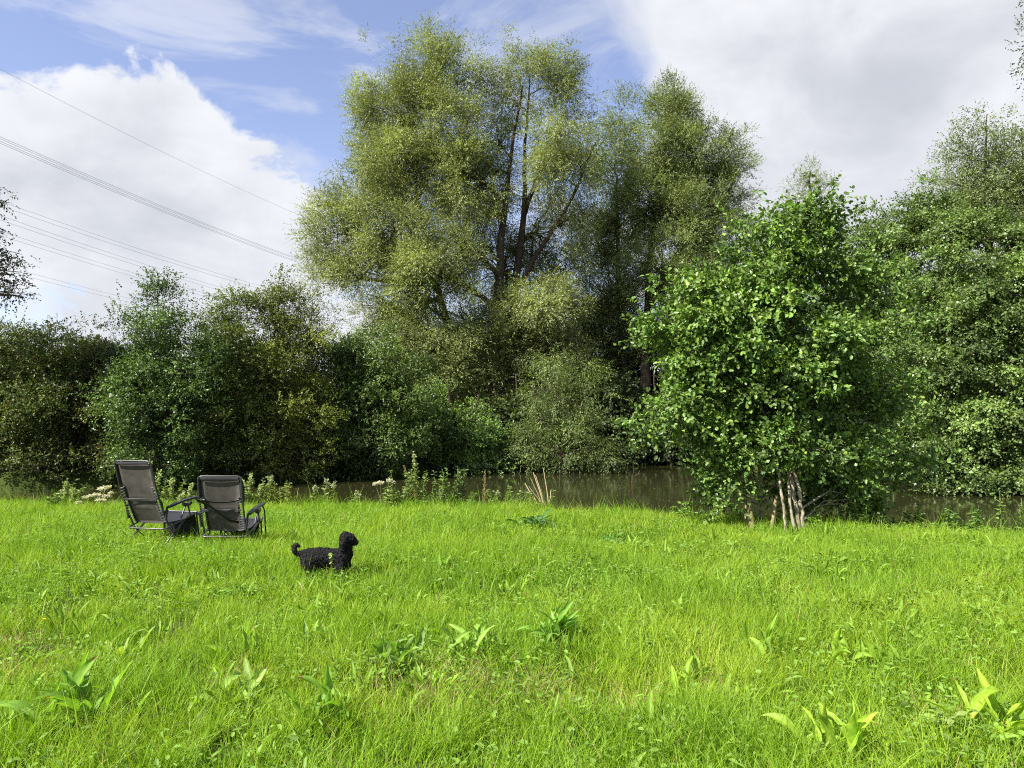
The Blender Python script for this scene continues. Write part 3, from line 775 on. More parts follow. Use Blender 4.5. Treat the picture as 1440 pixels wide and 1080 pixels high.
# ------------------------------------------------------------------ grass
def strap_leaf(mb, base, az, length, width, tilt, bend, col, rng, wave=.30, seg=14, twist=0.0, brown=0):
    dirh = np.array([math.cos(az), math.sin(az), 0])
    sd_ = np.array([-math.sin(az), math.cos(az), 0])
    p = np.array(base, float)
    ang = tilt
    rows = []
    ph = rng.uniform(0, 6)
    for i in range(seg + 1):
        q = i / seg
        if i:
            p = p + (dirh * math.cos(ang) + np.array([0, 0, math.sin(ang)])) * length / seg
            ang -= bend / seg * (1.6 * q + .2)
        t = max(0.0, (q - .22) / .78)
        w = .0022 + width * .5 * (math.sin(math.pi * min(1, t) ** .72) ** .85 if t > 0 else 0)
        nrm = -dirh * math.sin(ang) + np.array([0, 0, math.cos(ang)])
        tw = twist * q
        s2 = sd_ * math.cos(tw) + nrm * math.sin(tw)
        n2 = nrm * math.cos(tw) - sd_ * math.sin(tw)
        mid = min(.0028, w * .4)
        row = []
        for e, f_ in ((1, 1.0), (1, .55), (1, 0), (-1, 0), (-1, .55), (-1, 1.0)):
            o = mid + (w - mid) * f_
            lift = w * .55 * f_ ** 1.3 + (wave * w * f_ * f_ * math.sin(ph + e * 1.3 + q * 17)) - (.12 * w if f_ == .55 and i % 2 else 0)
            row.append(p + s2 * (e * o) + n2 * lift)
        rows.append(row)
    v = np.array(rows).reshape(-1, 3)
    f, cc = [], []
    for i in range(seg):
        for k in range(5):
            f.append([i * 6 + k, (i + 1) * 6 + k, (i + 1) * 6 + k + 1, i * 6 + k + 1])
            c = np.array(col) * (np.array([1.25, 1.2, 1.5]) if k == 2 else (1.06 if (i + k) % 2 else .90))
            if i < seg * .22:
                c = np.array(col) * np.array([1.25, .85, .8])
            cc.append(c * rng.uniform(.93, 1.07))
    if brown > 0:
        for k in range(5):
            cc[-1 - k] = np.array([.24, .17, .06])
    mb.add(v, f, np.array(cc))


def build_grass():
    rng = np.random.default_rng(101)
    mb = MB()
    bands = [(2.2, 4.6, 6800, .0058, 3), (4.6, 6.5, 5200, .0062, 3), (6.5, 10.0, 3600, .0075, 2), (10.0, 19.5, 2100, .0095, 2)]
    xs, ys, ws, sg = [], [], [], []
    for d0, d1, dens, w, seg in bands:
        half = .72 * d1 + 2.4                      # a little wider than the view
        n = int(2 * half * (d1 - d0) * dens)
        d = rng.uniform(d0, d1, n)
        x = rng.uniform(-half, half, n)
        ok = np.abs(x) < .72 * d + 2.4
        d, x = d[ok], x[ok]
        s = river_sd(x, d)
        k = (s > .12) & (d < 17.5)
        xs.append(x[k]); ys.append(d[k]); ws.append(np.full(k.sum(), w)); sg.append(np.full(k.sum(), seg))
    x = np.concatenate(xs); y = np.concatenate(ys); w = np.concatenate(ws); sg = np.concatenate(sg)
    # draw blades together into tussocks
    tx, ty = vnoise(x * 5, y * 5, 21) - .5, vnoise(x * 5, y * 5, 22) - .5
    x = x + tx * .17; y = y + ty * .17
    thin = vnoise(x * 4.3, y * 4.3, 71) * .6 + vnoise(x * 1.5, y * 1.5, 72) * .4
    kp = rng.random(len(x)) < np.clip(.25 + 1.6 * (thin - .2), .2, 1)
    x, y, w, sg = x[kp], y[kp], w[kp], sg[kp]
    n = len(x)
    s = river_sd(x, y)
    z = ground_z(x, y)
    lush = vnoise(x * .9, y * .9, 31) * .6 + vnoise(x * 3.1, y * 3.1, 32) * .4
    patch = vnoise(x * 1.6 + 7, y * 1.6, 33)
    edge = np.clip(1 - (s - .1) / 1.6, 0, 1)
    h = (.078 + .16 * lush) * rng.uniform(.45, 1.4, n) * (1 + 0.45 * edge * rng.uniform(-.6, 1.4, n))
    h = h * np.where((edge > .3) & (rng.random(n) < .09), 1.8, 1.0)
    tall = rng.random(n) < .035
    h[tall] *= 1.6
    lean = .2 + .85 * rng.random(n) ** 1.6
    a = rng.uniform(0, 2 * math.pi, n) + vnoise(x * 1.3, y * 1.3, 41) * 7
    pull = rng.random(n) < .3
    a[pull] = (vnoise(x * 2.3, y * 2.3, 42) * 12)[pull] + rng.normal(0, .5, pull.sum())
    dx, dy = np.cos(a), np.sin(a)
    # colour of the blades: fresh, yellow-green and dry; the deeper green also stands for shadow
    c1, c2, c3 = np.array([.248, .375, .024]), np.array([.125, .255, .018]), np.array([.340, .420, .040])
    t = np.clip(.5 * vnoise(x * 1.1, y * 1.1, 51) + .7 * rng.random(n) - .15, 0, 1)[:, None]
    col = c1 * (1 - t) + c2 * t
    u = np.clip((patch - .42) * 1.5, 0, 1)[:, None] * rng.random((n, 1))
    col = col * (1 - u) + c3 * u
    straw = np.zeros(n)
    for px, py, r in STRAW:
        sx, sy = G(px, py)
        straw = np.maximum(straw, np.exp(-((x - sx) ** 2 + ((y - sy) * .8) ** 2) / r ** 2))
    dry = rng.random(n) < (.015 + .42 * straw)
    col[dry] = np.array([.40, .32, .15]) * rng.uniform(.6, 1.2, (dry.sum(), 1))
    h = h * (1 - .35 * straw)
    col = col * rng.uniform(.8, 1.2, (n, 1))
    base = np.stack([x, y, z - .01], -1)
    dirh = np.stack([dx, dy, np.zeros(n)], -1)
    tw = rng.uniform(0, math.pi, n)
    side = np.stack([np.cos(tw), np.sin(tw), np.zeros(n)], -1)
    w = w * rng.uniform(.6, 1.3, n)
    for seg in (3, 2):
        k = sg == seg
        m = int(k.sum())
        if not m:
            continue
        tt = np.linspace(0, 1, seg + 1)
        rows = []
        for q in tt:
            up = h[k] * (q - .30 * lean[k] * q * q)
            off = h[k] * lean[k] * q ** 1.8
            c = base[k] + dirh[k] * off[:, None] + np.stack([np.zeros(m), np.zeros(m), up], -1)
            ww = (w[k] * (1 - .9 * q ** 1.5) * .5)[:, None]
            rows.append(c - side[k] * ww); rows.append(c + side[k] * ww)
        v = np.stack(rows, 1).reshape(-1, 3)
        kk = np.arange(m)[:, None] * (2 * (seg + 1))
        f = np.stack([kk + 2 * i + np.array([[0, 1, 3, 2]]) for i in range(seg)], 1).reshape(-1, 4)
        mb.add(v, f, np.repeat(col[k], seg, axis=0))
    # clover and other small round leaves low in the sward
    n = 60000
    d = np.sqrt(rng.uniform(2.9 ** 2, 13 ** 2, n)); x = d * rng.uniform(-.78, .78, n)
    k = (vnoise(x * 1.7, d * 1.7, 61) + .15 * rng.random(n) > .55) & (river_sd(x, d) > .3)
    x, d = x[k], d[k]; n = len(x)
    z = ground_z(x, d) + rng.uniform(.04, .15, n)
    add_leaves(mb, np.stack([x, d, z], -1), rng.normal(size=(n, 3)) * np.array([1, 1, .3]), rng.normal(size=(n, 3)) * .45 + np.array([0, 0, 1]),
               rng.uniform(.015, .055, n), rng.uniform(.010, .026, n), np.array([.17, .29, .045]) * rng.uniform(.7, 1.3, (n, 1)), True)
    for _ in range(260):
        d = math.sqrt(rng.uniform(3.2 ** 2, 10.5 ** 2)); x = d * rng.uniform(-.75, .75)
        if river_sd(np.array([x]), np.array([d]))[0] < .5:
            continue
        z0 = float(ground_z(np.array([x]), np.array([d]))[0])
        c = np.array([.20, .33, .035]) * rng.uniform(.75, 1.2)
        for k in range(int(rng.integers(3, 8))):
            strap_leaf(mb, (x + rng.normal(0, .04), d + rng.normal(0, .04), z0 + .02), rng.uniform(0, 6.28), rng.uniform(.12, .22), rng.uniform(.014, .034), rng.uniform(.7, 1.45), rng.uniform(.2, 1.6), c, rng, seg=7, twist=rng.uniform(-1, 1))
    tag(mb.build("grass", M_GRASS), "lush bright green meadow grass", kind="stuff")


STRAW = [(640, 975, .32), (770, 985, .25), (590, 990, .25), (870, 1000, .15), (40, 935, .25), (10, 905, .2), (1000, 985, .12), (330, 965, .15), (1320, 1010, .12)]
build_grass()

# ------------------------------------------------------------------ docks and other leafy weeds in the meadow
def dock(px, py, label, n=8, length=.26, width=.06, tilt=(.7, 1.35), col=(.12, .23, .035), seed=0, name="dock_plant", bias=None, g="broad-leaved docks in the meadow"):
    rng = np.random.default_rng(300 + seed)
    x, y = G(px, py)
    z = float(ground_z(np.array([x]), np.array([y]))[0])
    root = thing(name, label, "plant", (x, y, z), group=g)
    n = int(n * 2.6 + 1.5)
    for k in range(n):
        az = rng.uniform(0, 2 * math.pi)
        mb = MB()
        s = rng.uniform(.45, 1.2)
        strap_leaf(mb, (rng.normal(0, .07), rng.normal(0, .07), .02), az, length * .98 * s, width * rng.uniform(.55, .95) * s ** .6, min(1.5, rng.uniform(*tilt) + .25), rng.uniform(.1, 1.9),
                   np.array(col) * np.array([1.65, 1.48, 1.1]) * rng.uniform(.75, 1.2), rng, twist=rng.uniform(-1.3, 1.3), brown=int(rng.random() < .2))
        mb.build("leaf", M_GRASS, root, smooth=True)
    return root


D = [
    (110, 1030, "large dock with many broad leaves below the taller chair", 12, .34, .075, (.7, 1.4), (.115, .225, .04)),
    (180, 930, "pale dock with short curled leaves, second below the taller chair", 7, .22, .06, (.4, 1.1), (.16, .26, .06)),
    (330, 1000, "flat dock of pale rounded leaves below the lower chair", 6, .26, .08, (.3, 1.0), (.15, .25, .06)),
    (455, 1030, "dock with long leaves curving up, straight below the dog", 5, .30, .065, (.7, 1.3), (.11, .22, .035)),
    (330, 930, "small upright dock halfway between the lower chair and the pale flat dock", 5, .24, .05, (.8, 1.45), (.13, .24, .04)),
    (555, 945, "dock with upright bluish leaves beside the dry straw patch", 8, .25, .06, (.9, 1.45), (.12, .23, .06)),
    (655, 935, "spreading dock with arching leaves just above the dry straw patch", 10, .27, .055, (.6, 1.2), (.13, .24, .045)),
    (780, 915, "dense many-leaved dock clump, biggest near the dry straw patch", 15, .30, .055, (.6, 1.4), (.11, .23, .04)),
    (450, 915, "dark green dock seedling below the black dog", 6, .18, .045, (.5, 1.2), (.10, .19, .035)),
    (1090, 945, "upright narrow-leaved dock straight below the alder's pale stems", 4, .30, .05, (1.1, 1.5), (.14, .26, .035)),
    (965, 990, "upright dock touching a flat yellow-green dock on its side nearer the straw patch", 4, .24, .05, (.9, 1.4), (.15, .27, .03)),
    (1010, 990, "flat yellow-green dock whose leaves lie low in the grass", 5, .24, .045, (.1, .5), (.19, .30, .03)),
    (1180, 1090, "dock with tall yellow-green leaves standing closest to the viewer", 8, .27, .055, (.9, 1.45), (.17, .29, .035)),
    (1280, 1035, "low dock of wide grey-green leaves lying across the grass", 3, .28, .08, (.1, .5), (.16, .25, .08)),
    (1410, 1050, "dock with long arched yellow-green leaves, last one under the drooping alder", 8, .32, .055, (.4, 1.0), (.17, .29, .03)),
    (1195, 940, "small pointed-leaf dock set farthest back of those below the alder", 4, .22, .05, (.6, 1.4), (.15, .27, .03)),
    (920, 890, "short dock midway between the dense dock clump and the alder stems", 3, .20, .045, (.7, 1.4), (.15, .26, .04)),
]
for k, (px, py, lab, n, ln, wd, tl, c) in enumerate(D):
    dock(px, py, lab, n, ln, wd, tl, c, k)
TH = "dark leafy weeds"
dock(752, 748, "dark green thistle rosette beyond the dog, near the dry reed stalks", 16, .34, .06, (.2, .9), (.045, .115, .04), 41, "thistle_plant", g=TH)
dock(862, 762, "small thistle rosette in open grass before the water", 10, .22, .05, (.2, .8), (.065, .15, .04), 42, "thistle_plant", g=TH)
dock(1215, 866, "small dark thistle rosette alone below the alder", 12, .17, .045, (.2, .9), (.06, .13, .03), 43, "thistle_plant", g=TH)
dock(330, 838, "dark thistle rosette between the lower chair and the dog", 10, .16, .04, (.3, .9), (.07, .15, .03), 44, "thistle_plant", g=TH)

# a buttercup flower
x, y = G(60, 905)
t = thing("buttercup", "single small yellow flower open in the grass", "flower", (x, y, 0))
mb = MB(); mb.tube([(0, 0, 0), (.01, 0, .1), (.005, 0, .17)], .0015, 5, (.10, .2, .03)); mb.build("stem", M_STEM, t)
rng = np.random.default_rng(5)
mb = MB(); az = np.arange(6) * 2 * math.pi / 6
add_leaves(mb, np.tile([.005, 0, .17], (6, 1)), np.stack([np.cos(az), np.sin(az), np.full(6, .4)], -1), np.tile([0, 0, 1.], (6, 1)), np.full(6, .016), np.full(6, .014), np.tile([.7, .5, .01], (6, 1)), True)
mb.build("flower_head", M_STEM, t)

# ------------------------------------------------------------------ tall plants on the bank
def on_bank(px, d):
    x = (px - 720) / F * d
    z = float(ground_z(np.array([x]), np.array([d]))[0])
    return np.array([x, d, z])


def spike(px, top, d, label, kind="green", lean=0.0, seed=0, name="tall_weed", group="tall weeds along the bank"):
    rng = np.random.default_rng(500 + seed)
    b = on_bank(px, d)
    tip = P(px + lean, top, d)
    h = tip[2] - b[2]
    root = thing(name, label, "plant", b, group=group)
    t = tip - b
    pts = curve_pts((0, 0, 0), t, 0, 7, .01, rng)
    g = {"green": (.15, .22, .05), "pale": (.24, .30, .10), "dry": (.38, .29, .14), "seed": (.20, .15, .07), "white": (.16, .22, .06)}[kind]
    st = MB(); st.tube(pts, np.linspace(.009, .004, 7), 6, g); st.build("stem", M_STEM, root)
    if kind in ("green", "pale", "white"):
        n = int(52 * max(h, .3) / .6)
        q = rng.uniform(.05, .9, n)
        p = np.stack([np.interp(q, np.linspace(0, 1, 7), pts[:, i]) for i in range(3)], -1)
        az = rng.uniform(0, 6.28, n)
        lf = MB()
        add_leaves(lf, p, np.stack([np.cos(az), np.sin(az), rng.uniform(-.2, .8, n)], -1), rng.normal(size=(n, 3)) * .3 + np.array([0, 0, 1]), rng.uniform(.06, .14, n) * (1.25 - .7 * q), rng.uniform(.022, .045, n),
                   np.array(g) * rng.uniform(.7, 1.2, (n, 1)), True)
        lf.build("foliage", M_LEAF, root)
    if kind in ("pale", "white"):
        n = 44 if kind == 'pale' else 18
        q = rng.uniform(.4 if kind == "pale" else .85, 1.02, n)
        p = np.stack([np.interp(q, np.linspace(0, 1, 7), pts[:, i]) for i in range(3)], -1) + rng.normal(0, .022, (n, 3))
        fl = MB()
        m = 5
        pp = np.repeat(p, m, 0) + rng.normal(0, .008, (n * m, 3))
        add_leaves(fl, pp, rng.normal(size=(n * m, 3)) + np.array([0, 0, .8]), rng.normal(size=(n * m, 3)) + np.array([0, 0, .6]), rng.uniform(.02, .035, n * m), rng.uniform(.015, .025, n * m),
                   np.array((.40, .46, .20) if kind == "pale" else (.36, .40, .23)) * rng.uniform(.7, 1.15, (n * m, 1)), True)
        fl.build("blossom", M_LEAF, root)
    if kind == "seed":
        n = 300
        q = rng.uniform(.35, 1.0, n)
        p = np.stack([np.interp(q, np.linspace(0, 1, 7), pts[:, i]) for i in range(3)], -1) + rng.normal(size=(n, 3)) * (.032 * (1.15 - q))[:, None] * np.array([1, 1, .6])
        fl = MB()
        add_leaves(fl, p, rng.normal(size=(n, 3)), rng.normal(size=(n, 3)), rng.uniform(.012, .026, n), rng.uniform(.01, .018, n), np.array((.30, .21, .10)) * rng.uniform(.6, 1.3, (n, 1)))
        fl.build("seed_head", M_LEAF, root)
    return root


S = [
    (93, 677, 15.0, "tall weed with a yellow-green flower head, farthest from both chairs", "pale", 0),
    (104, 688, 14.9, "short weed with a yellow-green tuft beside the white hogweed", "pale", 0),
    (80, 706, 14.6, "tiny weed with a pale tuft at the end of the weed row", "pale", 0),
    (209, 652, 14.6, "tallest flowering weed rising against the taller chair's back edge", "pale", 2),
    (222, 662, 14.6, "thick flowering weed, second one beside the taller chair's back", "pale", 1),
    (242, 675, 14.5, "forked flowering weed in the middle of the gap between the chairs", "pale", 0),
    (256, 694, 14.4, "shortest flowering weed in the gap between the chairs", "pale", 0),
    (268, 682, 14.5, "flowering weed touching the lower chair's back edge", "pale", 1),
    (340, 675, 14.6, "flowering weed just past the lower chair's top corner", "pale", 1),
    (350, 668, 14.8, "flowering weed with the palest tufts past the lower chair", "pale", 3),
    (364, 682, 14.8, "slim flowering weed between the lower chair and the yellowed stalks", "pale", 3),
    (378, 672, 14.8, "whitish seeding weed above the yellowed stalks", "white", 4),
    (396, 684, 14.8, "yellowed dry stalk in the patch past the lower chair", "dry", -2),
    (406, 680, 14.8, "straw coloured stalk, taller one in the patch past the lower chair", "dry", 1),
    (418, 686, 14.8, "short straw coloured stalk beside the seeding thistles", "dry", 2),
    (443, 686, 14.8, "small seeding thistle nearest to the straw stalks", "white", 0),
    (456, 676, 14.8, "tall thin seeding thistle in front of brown water", "white", 3),
    (472, 680, 14.8, "seeding thistle with two heads in front of brown water", "white", -2),
    (500, 694, 14.8, "short seeding thistle beside the small hogweed", "white", 2),
    (590, 640, 14.9, "very tall yellow willowherb leaning over the brambles", "pale", -8),
    (592, 655, 14.8, "dry brown willowherb stem leaning beside the yellow one", "seed", -24),
    (622, 664, 14.8, "leafy green weed with upright stem next to the leaning willowherb", "green", 2),
    (643, 682, 14.7, "flowering weed with pale tufts before the brown seed spike", "white", 0),
    (612, 686, 14.6, "short bushy green weed under the leaning willowherb", "green", -4),
    (660, 690, 14.6, "short bushy green weed under the brown seed spike", "green", 4),
    (681, 662, 14.8, "dock stalk with a dense brown seed spike", "seed", 1),
    (700, 692, 14.5, "small whitish weed between the seed spike and the dry reeds", "white", 0),
    (566, 690, 14.7, "small pale weed beside the small hogweed's umbel", "pale", 2),
    (1402, 690, 11.6, "tall grass-like stalk rising before the drooping alder", "green", 4),
    (1432, 700, 11.2, "leafy weed at the water's edge, last before the frame's end", "green", 4),
]
for k, (px, top, d, lab, kind, lean) in enumerate(S):
    spike(px, top, d, lab, kind, lean, k)


def hogweed(px, top, d, label, heads, seed):
    rng = np.random.default_rng(700 + seed)
    b = on_bank(px, d)
    root = thing("hogweed_plant", label, "plant", b, group="hogweeds with white umbels")
    sc = d / F
    for (hx, hy, r) in heads:
        tip = P(hx, hy, d + rng.uniform(-.25, .25)) - b
        st = MB()
        st.tube(curve_pts((rng.normal(0, .03), 0, 0), tip, .05, 6, .01, rng), np.linspace(.010, .005, 6), 6, (.20, .20, .09))
        for q in range(7):
            a = rng.uniform(0, 6.28)
            st.tube([tip - np.array([0, 0, .06]), tip + np.array([math.cos(a) * r * sc * .7, math.sin(a) * r * sc * .7, 0])], .003, 4, (.22, .24, .10))
        st.build("stem", M_STEM, root)
        n = 260
        rr = np.sqrt(rng.random(n)) * r * .75 * sc
        a = rng.uniform(0, 6.28, n)
        p = tip + np.stack([np.cos(a) * rr, np.sin(a) * rr, rng.normal(.01, .012, n) - rr * .15], -1)
        fl = MB()
        add_leaves(fl, p, rng.normal(size=(n, 3)), rng.normal(size=(n, 3)) * .4 + np.array([0, 0, 1]), rng.uniform(.014, .026, n), rng.uniform(.012, .02, n), np.array([.58, .55, .42]) * rng.uniform(.75, 1.1, (n, 1)), True)
        fl.build("flower_umbel", M_LEAF, root)


hogweed(140, 684, 14.6, "big hogweed with a heap of white flower umbels by the taller chair",
        [(144, 687, 10), (151, 685, 7), (136, 696, 8), (150, 698, 8), (142, 703, 9), (156, 694, 5), (122, 699, 8), (128, 698, 6), (148, 708, 8), (157, 706, 6), (111, 707, 5)], 1)
hogweed(540, 676, 14.8, "small hogweed with flat whitish umbels standing before brown water", [(535, 679, 7), (548, 676, 6), (553, 679, 4), (528, 681, 4)], 2)

def leafy_weed(px, py, d, label, r, h, n, col, seed, leaf=(.10, .032)):
    rng = np.random.default_rng(900 + seed)
    b = on_bank(px, d)
    root = thing("leafy_weed", label, "plant", b, group="leafy weeds on the bank")
    st = MB(); lf = MB()
    for k in range(max(5, n // 85)):
        a = rng.uniform(0, 6.28); rr = r * 1.25 * math.sqrt(rng.random())
        tip = np.array([math.cos(a) * rr, math.sin(a) * rr, h * rng.uniform(.3, 1.1)])
        pts = curve_pts((tip[0] * .75, tip[1] * .75, 0), tip, .03, 6, .01, rng)
        st.tube(pts, np.linspace(.006, .003, 6), 5, np.array(col) * .9)
        m = 46
        q = rng.uniform(.12, 1, m)
        p = np.stack([np.interp(q, np.linspace(0, 1, 6), pts[:, i]) for i in range(3)], -1)
        az = rng.uniform(0, 6.28, m)
        add_leaves(lf, p, np.stack([np.cos(az), np.sin(az), rng.uniform(-.3, .6, m)], -1), rng.normal(size=(m, 3)) * .4 + np.array([0, 0, 1]), leaf[0] * rng.uniform(.6, 1.2, m) * (1.2 - .5 * q), leaf[1] * rng.uniform(.6, 1.2, m),
                   np.array(col) * rng.uniform(.65, 1.3, (m, 1)), True)
    st.build("stem", M_STEM, root); lf.build("foliage", M_LEAF, root)
for k, (px, d, r, h, n, col, lab) in enumerate([
        (572, 14.7, .34, .72, 1300, (.14, .20, .05), "leafy nettle clump at the foot of the leaning willowherb"), (632, 14.6, .42, .78, 1400, (.13, .19, .055), "leafy clump between the willowherb and the brown seed spike"),
        (708, 14.5, .34, .52, 900, (.15, .22, .05), "low leafy clump between the seed spike and the dry reeds"), (356, 14.7, .32, .62, 900, (.18, .24, .06), "leafy clump of pale weeds behind the lower chair's arm"),
        (236, 14.5, .34, .52, 900, (.17, .24, .06), "leafy clump at the foot of the flowering weeds between the chairs"), (1205, 11.3, .32, .40, 900, (.10, .17, .035), "dark leafy weed under the near alder's drooping side"),
        (1150, 11.0, .16, .22, 300, (.16, .27, .04), "small bright weed beside the pale alder stems"), (1290, 11.6, .38, .50, 1000, (.12, .19, .04), "leafy bank weed before the drooping alder's reflection"),
        (398, 14.7, .26, .60, 800, (.20, .24, .06), "yellowish leafy clump among the straw coloured stalks"), (760, 14.3, .22, .42, 500, (.16, .22, .06), "leafy weed at the foot of the dry reed stalks"),
        (100, 14.8, .30, .48, 700, (.16, .23, .06), "leafy clump under the yellow-green flower head"), (1350, 11.2, .34, .42, 800, (.12, .20, .04), "leafy bank weed under the drooping alder's lowest boughs"), (960, 13.0, .28, .36, 600, (.14, .24, .045), "leafy weed on the bank between the dead branch and the near alder"),
        (545, 14.5, .2, .5, 400, (.20, .26, .07), "pale leafy clump between the small hogweed and the nettles")]):
    leafy_weed(px, 0, d, lab, r, h, n, col, k)

# dry reed stalks
x0 = on_bank(765, 14.4)
t = thing("dry_reed", "clump of bare dry reed stalks fanned out beside the water", "reeds", x0)
rng = np.random.default_rng(17)
for (bx, tx, ty) in [(764, 738, 679), (766, 746, 672), (767, 750, 664), (769, 753, 668), (773, 764, 658), (772, 774, 690), (770, 744, 684)]:
    mb = MB()
    a = on_bank(bx, 14.4) - x0
    b = P(tx, ty, 14.4 + rng.uniform(-.15, .15)) - x0
    mb.tube(curve_pts(a, b, .03, 6, .006, rng), np.linspace(.012, .006, 6), 6, np.array((.52, .40, .25)) * rng.uniform(.8, 1.15))
    mb.build("stalk", M_STEM, t)

# dead twig out of the water
x0 = P(889, 690, 27); x0[2] = WATER_Z - .2
t = thing("dead_branch", "bare dead branch sticking out of the brown water", "branch", x0)
mb = MB()
k0 = P(889, 694, 27) - x0
mb.tube([k0 * 0, P(889, 676, 27) - x0, P(891, 662, 27) - x0, P(890, 650, 27) - x0], [.02, .016, .012, .007], 6)
mb.tube([P(889, 672, 27) - x0, P(895, 668, 27) - x0, P(902, 665, 27) - x0], [.014, .011, .006], 6)
mb.tube([P(896, 668, 27) - x0, P(900, 662, 27) - x0], [.014, .008], 6)
mb.tube([P(889, 671, 27) - x0, P(884, 664, 27) - x0], [.014, .008], 6)
mb.build("limb", M_BARK, t, smooth=True)

# stakes by the alder
def stake(px0, py0, px1, py1, d, r, label, flat=1.0):
    a = P(px0, py0, d); a[2] = float(ground_z(a[:1], a[1:2])[0]) - .1
    b = P(px1, py1, d + .05)
    t = thing("wooden_stake", label, "stake", a, group="stakes around the alder")
    mb = MB()
    pts = np.linspace(0, 1, 6)[:, None] * (b - a)
    mb.tube(pts, np.array([1, 1, .98, .97, .94, .78]) * r, 8, cap=True)
    o = mb.build("shaft", M_POST, t)
    bv = o.modifiers.new("bevel", 'BEVEL'); bv.width = r * .15; bv.segments = 2; bv.angle_limit = .9
    return t
stake(1060, 742, 1053, 702, 11.5, .042, "thick short weathered stake at the alder's edge")
stake(1083, 742, 1092, 696, 11.4, .030, "slim leaning stake propped against the alder stems")
stake(1048, 738, 1049, 706, 11.6, .018, "thin grey stake standing beside the thick short one")
stake(1072, 770, 1076, 752, 10.6, .014, "thin broken stick poking out of the grass before the alder")

# floating leaves on the water
mb = MB(); rng = np.random.default_rng(29)
n = 1500
x = rng.uniform(-16, 20, n); y = rng.uniform(13, 38, n)
k = river_sd(x, y) < -.2
x, y = x[k], y[k]; n = len(x)
add_leaves(mb, np.stack([x, y, np.full(n, WATER_Z + .006)], -1), np.stack([rng.normal(size=n), rng.normal(size=n), np.zeros(n)], -1), np.tile([0, 0, 1.], (n, 1)), rng.uniform(.03, .07, n), rng.uniform(.02, .035, n),
           np.array([.26, .22, .08]) * rng.uniform(.5, 1.3, (n, 1)))
tag(mb.build("floating_leaves", M_LEAF), "specks of fallen leaves floating on the river", kind="stuff")

# ------------------------------------------------------------------ reclining chairs (x to the sitter's right, y forward, z up)
def round_path(pts, r=.05, n=5):
    pts = [np.array(p, float) for p in pts]
    out = [pts[0]]
    for a, b, c in zip(pts[:-2], pts[1:-1], pts[2:]):
        d1, d2 = unit(a - b), unit(c - b)
        k = min(r, np.linalg.norm(a - b) * .45, np.linalg.norm(c - b) * .45)
        p0, p1 = b + d1 * k, b + d2 * k
        for t in np.linspace(0, 1, n):
            out.append(p0 * (1 - t) ** 2 + 2 * b * t * (1 - t) + p1 * t * t)
    out.append(pts[-1])
    return np.array(out)


def sheet(rows, thick=.006):
    """rows of points -> a closed thin sheet"""
    rows = np.array(rows, float)
    m, n = rows.shape[:2]
    du = np.gradient(rows, axis=0); dv = np.gradient(rows, axis=1)
    nn = unit(np.cross(du, dv)) * thick * .5
    v = np.concatenate([(rows + nn).reshape(-1, 3), (rows - nn).reshape(-1, 3)])
    f = []
    o = m * n
    for i in range(m - 1):
        for j in range(n - 1):
            a, b, c, d = i * n + j, i * n + j + 1, (i + 1) * n + j + 1, (i + 1) * n + j
            f.append([a, b, c, d]); f.append([o + d, o + c, o + b, o + a])
    for i in range(m - 1):
        for j in (0, n - 1):
            a, d = i * n + j, (i + 1) * n + j
            f.append([a, d, o + d, o + a])
    for j in range(n - 1):
        for i in (0, m - 1):
            a, b = i * n + j, i * n + j + 1
            f.append([a, b, o + b, o + a])
    return v, f


